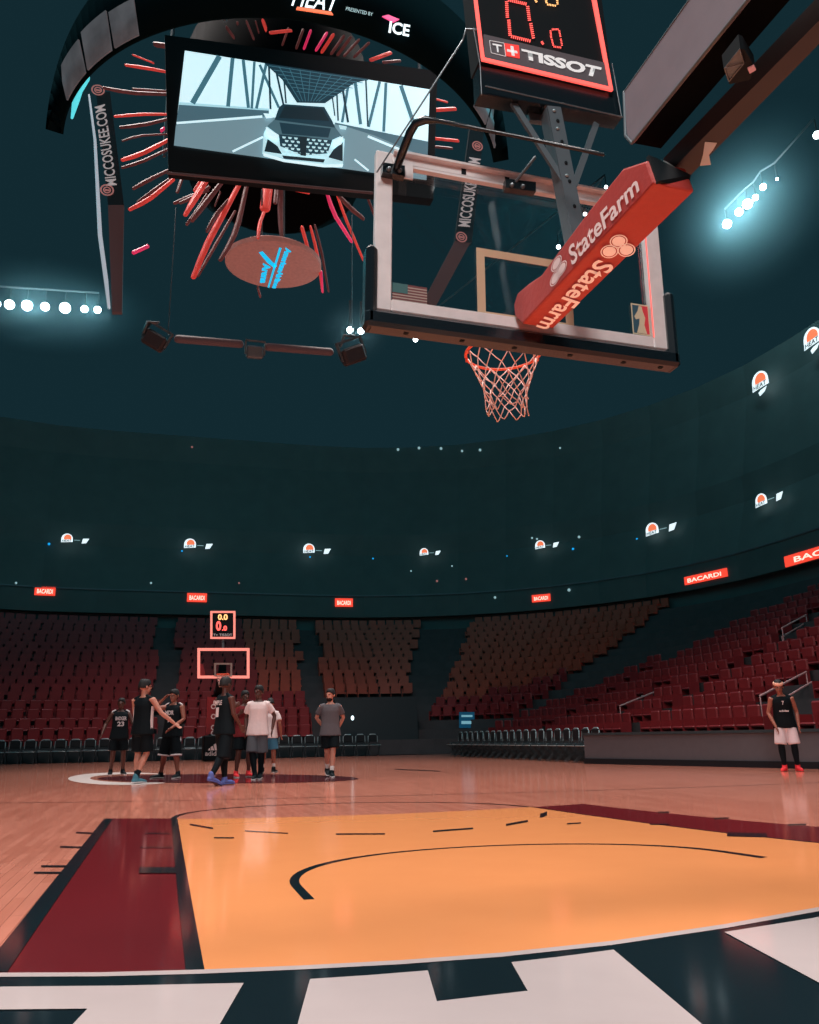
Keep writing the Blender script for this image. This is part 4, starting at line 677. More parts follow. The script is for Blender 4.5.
# lamp truss under the scoreboard
TR = empty('lamp_truss', at(255, 342, Y=14.3), 'brownish pipe hung below the scoreboard with moving lights at each end', 'pipe')
m = MB(); m.tube([at(178, 339, Y=14.3), at(240, 344, Y=14.3)], .09, 10); m.tube([at(268, 347, Y=14.3), at(330, 352, Y=14.3)], .09, 10); put(m.build('pipe', 'banner_brown'), TR)  # the pipe is no lamp; a faint glow is put into its colour
for x, y in ((166, 215), (352, 300)):
    m = MB(); a = at(x+2 if x < 300 else x, 335, Y=14.3); m.tube([a, (a.x, a.y, a.z+3.2)], .012, 5); put(m.build('suspension_wire', 'steel_dark'), TR)
for k, (x, y, r, lab) in enumerate(((156, 338, 15, 'boxy dark moving stage light at the left end of the hanging pipe'), (255, 350, 12, 'boxy dark fixture at the middle of the hanging pipe'), (352, 352, 17, 'boxy dark stage light at the right end of the hanging pipe'))):
    p = at(x, y, Y=14.2); s_ = r*.0209; e = empty('stage_light', p, lab, 'light')
    M = Matrix.Translation(p) @ Matrix.Rotation([.5, 0, -.45][k], 4, 'Y') @ Matrix.Rotation(.35, 4, 'X')
    m = MB(); m.box((-s_*.75, -s_*.5, -s_*.75), (s_*.75, s_*.5, s_*.35), 0, s_*.15, M); put(m.build('lamp_head', 'boom_brown' if k != 1 else 'steel_dark'), e)
    m = MB(); m.box((-s_*.9, -s_*.15, -s_*.4), (-s_*.78, s_*.15, s_*.8), 0, 0, M); m.box((s_*.78, -s_*.15, -s_*.4), (s_*.9, s_*.15, s_*.8), 0, 0, M); m.box((-s_*.9, -s_*.15, s_*.7), (s_*.9, s_*.15, s_*.85), 0, 0, M); put(m.build('yoke', 'steel'), e)
    if k != 1:
        m = MB(); m.tube([p+Vector((-s_*.8, -.1, s_*.2)), p+Vector((-s_*.6, -.15, s_*.9)), p+Vector((s_*.1, -.1, s_*1.0))], .035, 6); put(m.build('cable', 'steel'), e)
for x, y, r in ((350, 330, 3.6), (361, 331, 3.6)):
    p = at(x, y, Y=15); flood(p, r*.0215, 'white floodlight just above the right pipe end, %s of two' % ('left' if x < 355 else 'right'), 'pair of floodlights over the pipe end', CAM)

# ------------------------------------------------------------------ near basket
HP = empty('basketball_hoop', (0, 1.2, 0), 'near hoop seen from behind, glass backboard, black edge padding and red StateFarm arm pad', 'basketball hoop')
BM = Matrix.Translation((0.005, 1.195, 3.505)) @ Matrix.Rotation(math.radians(1.3), 4, 'Y')   # board hangs a touch out of level
def bd(mb, name, m): return put(mb.build(name, m), HP)
W2, Hh = .925, .52
m = MB(); m.box((-W2+.02, -.006, -Hh+.02), (W2-.02, .006, Hh-.02), M=BM); bd(m, 'glass_panel', 'glass')
def bar(x0, z0, x1, z1, dy=.035, bev=.006): 
    m.box((x0, -dy, z0), (x1, .02, z1), 0, bev, BM)
m = MB(); bar(-W2, -Hh, -W2+.1, Hh); bar(W2-.1, -Hh, W2, Hh); bar(-W2+.1, -Hh, W2-.1, -Hh+.075); bar(-W2+.1, Hh-.07, W2-.1, Hh); m.box((-W2+.1, -.07, Hh-.015), (W2-.1, -.035, Hh), M=BM); m.box((-W2+.1, -.055, Hh-.10), (W2-.1, -.02, Hh-.085), M=BM)
bd(m, 'board_frame', 'frame_white')
for x in (-.4, -.12, .3): m = MB(); m.box((x, -.037, Hh-.06), (x+.03, -.036, Hh-.02), M=BM); bd(m, 'frame_slot', 'ink')
m = MB(); m.box((W2-.104, -.042, -Hh+.07), (W2-.1, -.036, Hh-.08), M=BM); bd(m, 'frame_light_strip', 'led_border')
m = MB(); t_ = .05
for lo, hi in (((-.305, -.012, -.475), (-.305+t_, -.007, -.01)), ((.305-t_, -.012, -.475), (.305, -.007, -.01)), ((-.305+t_, -.012, -.01-t_), (.305-t_, -.007, -.01)), ((-.305+t_, -.012, -.475), (.305-t_, -.007, -.475+t_))): m.box(lo, hi, M=BM)
bd(m, 'target_square', 'gold_tape')
m = MB(); PB = -Hh-.118
m.box((-W2-.055, -.075, PB), (W2+.055, .05, -Hh-.018), 0, .02, BM); m.box((-W2-.055, -.075, PB), (-W2+.012, .05, -.13), 0, .026, BM); m.box((W2-.012, -.075, PB), (W2+.055, .05, -.13), 0, .026, BM); bd(m, 'edge_padding', 'dark_gloss')
for x in (-.75, -.42, -.1, .25, .6, .85): m = MB(); m.box((x, -.03, PB-.004), (x+.025, -.01, PB+.002), M=BM); bd(m, 'padding_fastener', 'ink')
# stickers on the glass
def sticker(x0, z0, x1, z1, l): return [BM @ Vector((x0, -.008-.001*l, z0)), BM @ Vector((x1, -.008-.001*l, z0)), BM @ Vector((x1, -.008-.001*l, z1)), BM @ Vector((x0, -.008-.001*l, z1))]
m = MB(); m.add(sticker(-.815, -.44, -.61, -.325, 0), [(0, 1, 2, 3)], 0)
for k in range(6): m.add(sticker(-.815, -.44+.0177*k*1.0+.004, -.61, -.44+.0177*k+.012, 1), [(0, 1, 2, 3)], 1)
m.add(sticker(-.815, -.385, -.725, -.325, 2), [(0, 1, 2, 3)], 2); bd(m, 'flag_sticker', ['flag_red', 'flag_white', 'flag_teal'])
m = MB(); m.add(sticker(.70, -.43, .822, -.22, 0), [(0, 1, 2, 3)], 2); m.add(sticker(.708, -.42, .76, -.23, 1), [(0, 1, 2, 3)], 0); m.add(sticker(.76, -.42, .815, -.23, 1), [(0, 1, 2, 3)], 1)
sil = [(x+.027, z) for x, z in ((.70, -.42), (.77, -.42), (.755, -.36), (.765, -.31), (.752, -.27), (.745, -.235), (.725, -.235), (.715, -.27), (.69, -.31), (.70, -.33), (.725, -.32), (.72, -.36))]
m.add([BM @ Vector((x, -.0105, z)) for x, z in sil], [tuple(range(len(sil)))], 2); bd(m, 'league_sticker', ['nba_blue', 'nba_red', 'nba_white'])
# rim, bracket and net
RCn = Vector((.03, 1.64, 3.07)); RI = .24
m = MB(); N1, N2 = 40, 8
m.add([RCn+Vector(((RI+.009*math.cos(b))*math.cos(a), (RI+.009*math.cos(b))*math.sin(a), .009*math.sin(b))) for a in [2*PI*i/N1 for i in range(N1)] for b in [2*PI*j/N2 for j in range(N2)]],
      [(i*N2+j, ((i+1) % N1)*N2+j, ((i+1) % N1)*N2+(j+1) % N2, i*N2+(j+1) % N2) for i in range(N1) for j in range(N2)], smooth=True)
for k in range(12):
    a = 2*PI*k/12; c = RCn+Vector((RI*math.cos(a), RI*math.sin(a), -.012)); m.tube([c+Vector((0, 0, .004)), c+Vector((0, 0, -.012))], .006, 5)
bd(m, 'rim', 'rim_orange')
m = MB(); m.box((-.09, 1.22, 2.985), (.13, 1.24, 3.10), 0, .005); m.prism([(-.07, 1.24, 3.06), (.11, 1.24, 3.06), (.13, 1.46, 3.07), (-.09, 1.46, 3.07)], (0, 0, .012)); bd(m, 'rim_bracket', 'rim_orange')
m = MB(); lv_ = [(0, .226, 3.06), (1, .205, 2.995), (2, .178, 2.93), (3, .155, 2.87), (4, .138, 2.81), (5, .128, 2.755), (6, .126, 2.705), (7, .124, 2.66)]
rnd = random.Random(7)
def npnt(l, k):
    r, z = lv_[l][1], lv_[l][2]; a = 2*PI*(k+.5*(l % 2))/12; j = .006*l/3
    return RCn+Vector((r*math.cos(a)+.012*(l/7)+math.sin(k*2.3+l)*j, r*math.sin(a)+math.cos(k*1.7+l)*j, z-RCn.z+math.sin(k*3.1+l*1.3)*j*1.3))
for l in range(7):
    for k in range(12):
        p = npnt(l, k)
        for q in (npnt(l+1, k), npnt(l+1, k-1 if l % 2 == 0 else k+1)):
            mid = (p+q)/2-Vector((0, 0, .004)); m.tube([p, mid, q], .0034 if l else .0042, 5, cap=False)
bd(m, 'net', 'net')
# arm pad
XL, XR = -.10, .09
side = [(522.5, 324), (514.5, 316), (513.4, 305), (517, 293), (529, 283), (541.5, 274.5), (552.5, 259), (586, 214), (623, 168), (646.5, 160), (654.6, 183)]
P3 = [at(x, y, X=XL) for x, y in side]
m = MB(); m.prism(P3, (XR-XL, 0, -.006)); 
bv = m.build('arm_padding', 'pad_red'); put(bv, HP); md = bv.modifiers.new('b', 'BEVEL'); md.width = .012; md.segments = 2; md.limit_method = 'ANGLE'
fl_ = Vector((-.002, 0, 0))
cs = lambda x, y: at(500+x/4.095, 150+y/4.095, X=XL-.004)
text('StateFarm', [cs(296, 476), cs(572, 166), cs(556, 96), cs(278, 402)], 'pad_white', 'pad_lettering', HP, .001, .02)
def ovals(fn, cs_, m_, name, rx, ry, rot, nrm):
    g = MB()
    for cx, cy in cs_:
        for a0, a1 in ((1.0, .86), (.74, 0)):
            n_ = 22; o_ = [fn(cx+a0*(rx*math.cos(t)*math.cos(rot)-ry*math.sin(t)*math.sin(rot)), cy+a0*(rx*math.cos(t)*math.sin(rot)+ry*math.sin(t)*math.cos(rot))) for t in [2*PI*k/n_ for k in range(n_)]]
            if a1:
                i_ = [fn(cx+a1*(rx*math.cos(t)*math.cos(rot)-ry*math.sin(t)*math.sin(rot)), cy+a1*(rx*math.cos(t)*math.sin(rot)+ry*math.sin(t)*math.cos(rot))) for t in [2*PI*k/n_ for k in range(n_)]]
                g.add(o_+i_, [(k, (k+1) % n_, n_+(k+1) % n_, n_+k) for k in range(n_)])
            else: g.add(o_, [tuple(range(n_))])
    return put(g.build(name, m_), HP)
ovals(cs, ((231, 465), (252, 486), (226, 524)), 'pad_white', 'pad_emblem', 38, 15, -1.1, 0)
ZB = [P3[0].z, P3[-1].z]; YB = [P3[0].y, P3[-1].y]
def cb(x, y):   # point on the sloping underside of the pad
    x, y = 500+x/4.095, 150+y/4.095; d = ray(x, y); s_ = (ZB[1]-ZB[0])/(YB[1]-YB[0]); k = (ZB[0]-.012+s_*(CAM.y-YB[0])-CAM.z)/(d.z-s_*d.y); return CAM+d*k
text('StateFarm', [cb(398, 446), cb(145, 722), cb(212, 742), cb(474, 476)], 'pad_cream', 'pad_lettering', HP, .001, .02)
ovals(cb, ((486, 374), (448, 416), (518, 410)), 'pad_cream', 'pad_emblem', 37, 27, -.15, 0)
m = MB(); a, b = at(657, 184, X=XL), at(688, 191, X=XR+.02); m.prism([at(646, 158, X=XL+.01), at(656, 184, X=XL+.01), at(686, 192, X=XR), at(688, 178, X=XR), at(668, 166, X=XR-.02)], (0, -.02, 0)); bd(m, 'pad_opening', 'ink')
# boom running back to the stanchion
pl = [at(x, y, X=XL) for x, y in ((625.4, 91), (689.6, 0), (747, 0), (632, 143), (626.7, 134))]
up_ = (pl[1]-pl[0]); lo_ = (pl[2]-pl[3]); e1 = pl[1]+up_.normalized()*1.6; e2 = pl[2]+lo_.normalized()*1.6; e2 = Vector((XL, e1.y, e2.z))
m = MB(); m.prism([pl[0]+Vector((-.004, 0, 0)), e1, e2, pl[3], pl[4]], (.01, 0, 0)); bd(m, 'boom_panel', 'panel_grey')
m = MB(); m.tube([pl[0]+Vector((0, .01, 0)), pl[4]+Vector((0, .01, 0)), pl[3]], .008, 6); m.tube([pl[0], e1], .006, 6); m.tube([pl[3], e2], .006, 6); bd(m, 'panel_edge', 'steel_dark')
m = MB(); m.prism([pl[0]+Vector((.012, 0, 0)), e1+Vector((.012, 0, 0)), e2+Vector((.012, 0, 0)), pl[3]+Vector((.012, 0, 0)), pl[4]+Vector((.012, 0, 0))], (.13, 0, 0)); bd(m, 'boom', 'black_matte')
zf = 3.05
fa = [at(665.5, 176, Z=zf), at(688, 178, Z=zf), at(819, 44, Z=zf), at(797, 43, Z=zf)]
dr_ = (fa[2]-fa[1]).normalized()*1.5; dl = (fa[3]-fa[0]).normalized()*1.5
m = MB(); m.prism([fa[0], fa[1], fa[2]+dr_, fa[3]+dl], (0, 0, .09)); bd(m, 'boom_flange', 'boom_brown')
m = MB(); m.prism([at(x, y, Z=zf-.003) for x, y in ((705, 142), (717, 143), (713, 150), (709, 155), (711, 165), (700, 166), (703, 155))], (0, 0, .002)); bd(m, 'paint_chip', 'paint_chip')
m = MB(); m.prism([at(x, y, Z=zf+.04) for x, y in ((796, 42), (815, 16), (840, 0), (840, 25), (812, 42))], (0, 0, .02)); bd(m, 'flange_plate', 'panel_grey')
m = MB(); yb = e1.y; m.box((-.14, yb-.25, .6), (.2, yb+.15, e1.z), 0, .03); bd(m, 'upright', 'ink')
m = MB(); m.box((-.6, yb-1.9, .02), (.66, yb+.25, .95), 0, .05); bd(m, 'base_cabinet', 'pad_red')
# small camera box hanging under the boom
e = empty('boom_camera', at(738, 68, Z=3.02), 'small glass fronted box lamp with a red glint fixed under the boom', 'camera')
c4 = lambda x, y, z=3.02: at(600+x/3.74, y/3.74, Z=z)
m = MB(); m.prism([c4(463, 258), c4(484, 315), c4(560, 300), c4(582, 256), c4(540, 186), c4(525, 180)], (0, 0, .06)); put(m.build('case', 'ink'), e)
m = MB(); m.prism([c4(466, 255, 3.016), c4(482, 305, 3.016), c4(538, 236, 3.016), c4(522, 184, 3.016)], (0, 0, .003)); put(m.build('lens_window', 'steel_dark'), e)
m = MB(); Q = [c4(466, 255, 3.012), c4(482, 305, 3.012), c4(538, 236, 3.012), c4(522, 184, 3.012)]
for a, b in zip(Q, Q[1:]+Q[:1]): m.tube([a, b], .0025, 5)
m.tube([Q[0], Q[2]], .002, 5); put(m.build('window_trim', 'steel'), e)
m = MB(); m.prism([c4(552, 258, 3.012), c4(560, 276, 3.012), c4(584, 262, 3.012), c4(576, 246, 3.012)], (0, 0, .006)); put(m.build('indicator', 'seal_red'), e)
# tubes and brackets on the board top
cq = lambda x, y, Y=1.1: at(340+x/2.925, 100+y/2.925, Y=Y)
m = MB(); m.tube([cq(165, 200), cq(180, 160, 1.0), cq(205, 95, .9), cq(222, 68, .85), cq(250, 58, .8), cq(290, 62, .8), cq(520, 107, .6), cq(770, 160, .4)], [.024]*5+[.012, .011, .010], 10); bd(m, 'support_tube', 'dark_gloss')
for x0, y0, x1, y1 in ((125, 178, 190, 222), (485, 226, 573, 268)):
    m = MB(); m.prism([cq(x0, y0+4), cq(x1, y0+14), cq(x1, y1), cq(x0, y1-12)], (0, .05, 0)); bd(m, 'bracket', 'dark_gloss')
    for k in range(2): m = MB(); m.ball(cq(x0+18+k*32, (y0+y1)/2+2+k*4, 1.09), .014); bd(m, 'bracket_bolt', 'steel')
m = MB(); m.prism([cq(185, 176, 1.12), cq(214, 182, 1.12), cq(214, 232, 1.12), cq(185, 226, 1.12)], (0, .01, 0)); bd(m, 'bracket_plate', 'frame_white')
m = MB(); m.tube([cq(515, 238), cq(570, 168, 1.0)], .009, 6); bd(m, 'bracket_stay', 'steel_dark')

# ------------------------------------------------------------------ near shot clock
SY = .72
SH = empty('shot_clock', at(555, 120, Y=SY), 'near shot clock with red digits and TISSOT panel above the near backboard', 'clock')
c9 = lambda x, y, Y=SY: at(460+x/4.55, y/4.55, Y=Y)
tl, tr = (60, -60), (600, -60)
quadS = [c9(100, 400), c9(715, 522), c9(590, -420), c9(20, -420)]
m = MB(); m.prism([c9(94, 262), c9(698, 402), c9(590, -420), c9(20, -420)], (0, .16, 0)); put(m.build('housing', 'ink'), SH)
m = MB(); m.prism([c9(86, 300, SY+.02), c9(716, 415, SY+.02), c9(738, 535, SY+.02), c9(92, 425, SY+.02)], (0, .1, 0)); put(m.build('base_frame', 'dark_gloss'), SH)
m = MB(); m.tube([c9(118, 392, SY-.01), c9(738, 532, SY-.01)], .004, 6); m.tube([c9(62, 130), c9(92, 300), c9(98, 430)], .004, 6); m.tube([c9(692, 290), c9(735, 530)], .004, 6); put(m.build('frame_edge', 'steel'), SH)
m = MB(); m.prism([c9(62, -420, SY-.012), c9(80, -420, SY-.012), c9(80, 0, SY-.012), c9(112, 262, SY-.012), c9(98, 262, SY-.012), c9(66, 0, SY-.012)][::-1], (0, .012, 0)); 
m.prism([c9(98, 258, SY-.012), c9(100, 272, SY-.012), c9(694, 412, SY-.012), c9(690, 396, SY-.012)], (0, .012, 0)); m.prism([c9(604, 0, SY-.012), c9(622, 0, SY-.012), c9(697, 410, SY-.012), c9(682, 406, SY-.012)], (0, .012, 0)); m.prism([c9(545, -420, SY-.012), c9(560, -420, SY-.012), c9(622, 0, SY-.012), c9(604, 0, SY-.012)], (0, .012, 0)); put(m.build('light_border', 'led_border'), SH)
m = MB(); m.prism([c9(108, 155, SY-.008), c9(112, 262, SY-.008), c9(680, 398, SY-.008), c9(660, 285, SY-.008)], (0, .008, 0)); pn = put(m.build('brand_panel', 'strip_grey'), SH)
text('TISSOT', [c9(288, 268, SY-.014), c9(628, 356, SY-.014), c9(645, 308, SY-.014), c9(278, 222, SY-.014)], 'logo_silver', 'lettering', SH, .002, .045)
m = MB()
for a, b in (((134, 184), (200, 196)), ((200, 196), (208, 256)), ((208, 256), (142, 240)), ((142, 240), (134, 184))): m.beam(c9(*a, SY-.014), c9(*b, SY-.014), .002)
put(m.build('logo_box', 'logo_silver'), SH)
text('T', [c9(160, 236, SY-.014), c9(184, 242, SY-.014), c9(190, 206, SY-.014), c9(146, 198, SY-.014)], 'logo_silver', 'lettering', SH, .002, .03)
m = MB(); m.prism([c9(202, 196, SY-.014), c9(210, 252, SY-.014), c9(272, 264, SY-.014), c9(268, 206, SY-.014)], (0, .004, 0)); put(m.build('logo_square', 'logo_red'), SH)
m = MB(); m.prism([c9(230, 208, SY-.018), c9(243, 211, SY-.018), c9(249, 254, SY-.018), c9(236, 251, SY-.018)], (0, .003, 0)); m.prism([c9(214, 223, SY-.018), c9(260, 232, SY-.018), c9(262, 242, SY-.018), c9(216, 233, SY-.018)], (0, .003, 0)); put(m.build('logo_cross', 'logo_silver'), SH)
def dots(segs, step, r, m_, name):
    g = MB()
    for a, b, w in segs:
        a, b = Vector(a), Vector(b); L_ = (b-a).length; n_ = max(1, round(L_/step)); d = (b-a)/L_; nn = Vector((-d.y, d.x))
        for i in range(n_+1):
            for j in (-1, 0, 1):
                p = a+(b-a)*i/n_+nn*j*w/3; g.ball(c9(p.x, p.y, SY-.012), (.0042*r, .0015, .0042*r), n=6, m=3)
    return put(g.build(name, m_), SH)
dots((((212, 8), (216, 78), 14), ((222, 92), (228, 160), 14), ((235, 166), (318, 186), 14), ((334, 172), (322, 108), 14), ((316, 92), (308, 30), 14), ((300, 18), (222, 0), 14)), 9, 1.0, 'led_red', 'big_digit')
dots((((412, 140), (415, 172), 7), ((418, 180), (424, 205), 7), ((428, 212), (458, 216), 7), ((464, 206), (459, 178), 7), ((457, 166), (452, 140), 7), ((446, 133), (420, 134), 7), ((372, 190), (378, 200), 10)), 7, .75, 'led_red', 'small_digit')
dots((((392, 6), (394, 12), 8), ((398, 20), (434, 26), 8), ((444, 18), (440, -20), 8), ((392, 0), (386, -40), 8), ((434, -60), (392, -66), 8), ((436, -56), (440, -24), 8), ((344, 2), (348, 8), 9),
      ((270, -20), (306, -12), 8), ((262, -26), (256, -70), 8), ((262, -76), (302, -68), 8), ((312, -20), (306, -62), 8)), 7, .8, 'led_gold', 'top_digits')
# post and braces
m = MB(); A, B = at(583, 262, Y=SY+.02), at(553, 108, Y=SY+.02); ax = (B-A).normalized(); xx = ax.cross(Vector((0, 1, 0))).normalized()
m.beam(A, B, .085, .03, up=(0, 1, 0)); m.beam(A-xx*.04+Vector((0, .04, 0)), B-xx*.04+Vector((0, .04, 0)), .008, .08, up=(0, 1, 0)); m.beam(A+xx*.04+Vector((0, .04, 0)), B+xx*.04+Vector((0, .04, 0)), .008, .08, up=(0, 1, 0)); po = put(m.build('mounting_post', 'steel_dark'), SH)
for f_ in (.18, .34, .5, .62, .76, .9): m = MB(); m.ball(A.lerp(B, f_)+Vector((.004, -.018, 0)), (.011, .004, .013), n=8, m=4); put(m.build('bolt', 'ink'), SH)
for f_ in (.52, .83, .95): m = MB(); m.ball(A.lerp(B, f_)+Vector((-.01, -.02, .014)), (.012, .008, .009), n=8, m=4); put(m.build('bolt_head', 'chair_metal'), SH)
for a, b in (((566, 186), (512, 102)), ((574, 186), (596, 124))):
    m = MB(); m.beam(at(*a, Y=SY+.02), at(*b, Y=SY+.06), .035, .02, up=(0, 1, 0)); put(m.build('brace', 'steel_dark'), SH)
m = MB(); q = [at(x, y, Y=SY+.1) for x, y in ((528, 106), (542, 112), (545, 122), (530, 120))]; m.prism(q, (0, .03, 0)); put(m.build('junction_plate', 'steel'), SH)
m = MB(); m.tube([at(377, 172, Y=1.1), at(463, 40, Y=.76)], [.0045, .006], 6); tag(m.build('antenna_rod', 'steel', loc=at(377, 172, Y=1.1)), 'thin metal stay rod from the backboard corner up to the shot clock', 'rod')
m = MB(); m.tube([at(463, 40, Y=.76), at(466, 29, Y=.74), at(478, 30, Y=.72)], .006, 6); put(m.build('stay_clip', 'steel'), SH)

# ------------------------------------------------------------------ far basket
FY = 27.3
FH = empty('basketball_hoop', at(223, 757, Z=0), 'far basketball hoop with glowing pink backboard frame behind the players', 'basketball hoop'); FH.location.y = 30
def F(x, y, Y=FY): return at(180+x/10.24, 600+y/10.24, Y=Y)
def framebars(q, w, name, m_, par, dy=.05):
    m = MB(); (a, b, c, d) = [Vector(p) for p in q]   # bl br tr tl
    for p0, p1, p2, p3 in ((0, 0, 1, w[1]), (0, 1-w[1], 1, 1), (0, w[1], w[0], 1-w[1]), (1-w[0], w[1], 1, 1-w[1])):
        m.prism([bil(q, p0, p1), bil(q, p2, p1), bil(q, p2, p3), bil(q, p0, p3)], (0, dy, 0))
    return put(m.build(name, m_), par)
fq = [F(178, 802), F(712, 802), F(712, 492), F(178, 492)]
framebars(fq, (.052, .09), 'board_frame', 'hoop_pink', FH)
m = MB(); m.prism([p+Vector((0, .03, 0)) for p in fq], (0, .01, 0)); put(m.build('glass_panel', 'glass'), FH)
framebars([p-Vector((0, .01, 0)) for p in [F(350, 785), F(534, 785), F(534, 645), F(350, 645)]], (.1, .12), 'target_square', 'flag_white', FH, .01)
c = F(440, 762, FY-.25); m = MB(); m.add([c+Vector(((.225+.015*math.cos(b))*math.cos(a), (.225+.015*math.cos(b))*math.sin(a), .02*math.sin(b))) for a in [2*PI*i/24 for i in range(24)] for b in [2*PI*j/6 for j in range(6)]],
      [(i*6+j, ((i+1) % 24)*6+j, ((i+1) % 24)*6+(j+1) % 6, i*6+(j+1) % 6) for i in range(24) for j in range(6)], smooth=True); m.box((c.x-.08, c.y+.2, c.z-.02), (c.x+.08, FY, c.z+.02)); put(m.build('rim', 'rim_orange'), FH)
m = MB()
for l in range(5):
    for k in range(12):
        g = lambda l, k: c+Vector(((.22-.022*l)*math.cos(2*PI*(k+.5*(l % 2))/12), (.22-.022*l)*math.sin(2*PI*(k+.5*(l % 2))/12), -.085*l))
        for q in (g(l+1, k), g(l+1, k-1 if l % 2 == 0 else k+1)): m.tube([g(l, k), q], .008, 4, cap=False)
put(m.build('net', 'net'), FH)
m = MB(); m.prism([F(205, 770, FY+.02), F(262, 770, FY+.02), F(235, 660, FY+.02), F(210, 650, FY+.02)], (0, .01, 0)); put(m.build('corner_sticker', 'far_red'), FH)
bx = c.x
m = MB(); m.beam((bx, FY+.08, 3.2), (bx, FY+2.2, 2.5), .25, .3); m.beam((bx, FY+2.2, 2.5), (bx-.1, FY+3.0, .9), .3, .3); put(m.build('boom', 'ink'), FH)
b0 = [at(206, 734, Y=FY+1.9), at(221, 734, Y=FY+1.9), at(222, 697, Y=FY+1.9), at(207, 697, Y=FY+1.9)]
m = MB(); m.prism(b0, (0, .5, 0)); put(m.build('column_padding', 'far_red'), FH)
for yy in (706.5, 716.5, 727.5, 733):
    for_c = at(213.5, yy, Y=FY+1.88); g = MB(); rg = lambda r: [for_c+Vector((r*math.cos(2*PI*k/16), 0, r*math.sin(2*PI*k/16))) for k in range(16)]
    g.add(rg(.095)+rg(.055), [(i, (i+1) % 16, 16+(i+1) % 16, 16+i) for i in range(16)]); put(g.build('column_emblem', 'pad_white'), FH)
b0 = at(203, 760, Y=FY+1.6); b1 = at(236, 735, Y=FY+1.6)
m = MB(); m.box((b0.x, FY+1.6, .0), (b1.x, FY+3.4, b1.z), 0, .04); put(m.build('base_padding', 'ink'), FH)
AD = lambda x, y: at(200+x/9.3, 680+y/9.3, Y=FY+1.58)
text('adidas', [AD(48, 705), AD(205, 705), AD(205, 660), AD(48, 660)], 'pad_white', 'base_lettering', FH, .0, .01)
m = MB()
for q in (((75, 655), (100, 655), (92, 632), (80, 640)), ((104, 655), (135, 655), (118, 612), (98, 625)), ((139, 655), (170, 655), (146, 590), (126, 602))): m.prism([AD(*p) for p in q], (0, .01, 0))
put(m.build('stripe_emblem', 'pad_white'), FH)
e = empty('shot_clock', F(438, 400), 'far shot clock with pink lit border above the far backboard', 'clock')
cq_ = [F(310, 398), F(568, 398), F(568, 112), F(310, 112)]
m = MB(); m.prism([p+Vector((0, .02, 0)) for p in cq_], (0, .15, 0)); put(m.build('housing', 'ink'), e)
framebars(cq_, (.085, .07), 'light_border', 'hoop_pink', e, .02)
text('0.0', [F(388, 205, FY-.01), F(488, 205, FY-.01), F(488, 145, FY-.01), F(388, 145, FY-.01)], 'led_gold', 'top_digits', e, 0, .03)
text('0', [F(368, 315, FY-.01), F(422, 315, FY-.01), F(422, 215, FY-.01), F(368, 215, FY-.01)], 'led_red', 'big_digit', e, 0, .04)
text('.0', [F(430, 315, FY-.01), F(482, 315, FY-.01), F(482, 262, FY-.01), F(430, 262, FY-.01)], 'led_red', 'small_digit', e, 0, .05)
text('T+ TISSOT', [F(340, 370, FY-.01), F(535, 370, FY-.01), F(535, 345, FY-.01), F(340, 345, FY-.01)], 'banner_text', 'lettering', e, 0, .01)
m = MB(); m.beam(F(440, 398, FY+.1), F(440, 495, FY+.1), .08, .08); put(m.build('mounting_post', 'steel_dark'), e)

# ------------------------------------------------------------------ players
SKIN = {'dark': (88, 52, 44), 'mid': (156, 94, 76), 'light': (200, 134, 114)}
for k, v in SKIN.items(): mat('skin_'+k, v, .5)
mat('hair', (22, 20, 22), .7); mat('eye', (20, 16, 18), .3); mat('lip', (120, 60, 56), .5)
CL = {'jersey_black': (12, 22, 27), 'tee_white': (238, 214, 212), 'tee_grey': (96, 90, 94), 'shirt_red': (122, 40, 44), 'shorts_black': (10, 20, 25), 'shorts_grey': (86, 88, 94), 'shorts_blue': (70, 130, 160), 'shorts_white': (226, 206, 208),
      'trim_white': (228, 214, 214), 'shoe_black': (22, 30, 34), 'shoe_blue': (92, 104, 168), 'shoe_red': (240, 60, 66), 'shoe_teal': (70, 120, 135), 'sock_white': (225, 210, 205), 'tights': (12, 22, 28), 'sole_white': (215, 205, 205), 'headband': (250, 190, 165), 'beard': (40, 26, 24)}
for k, v in CL.items(): mat(k, v, .75 if 'shoe' not in k else .5, noise=.08, nscale=25, spec=.15)
def cone_pts(a, b, n=2): return [Vector(a).lerp(Vector(b), i/(n-1)) for i in range(n)]
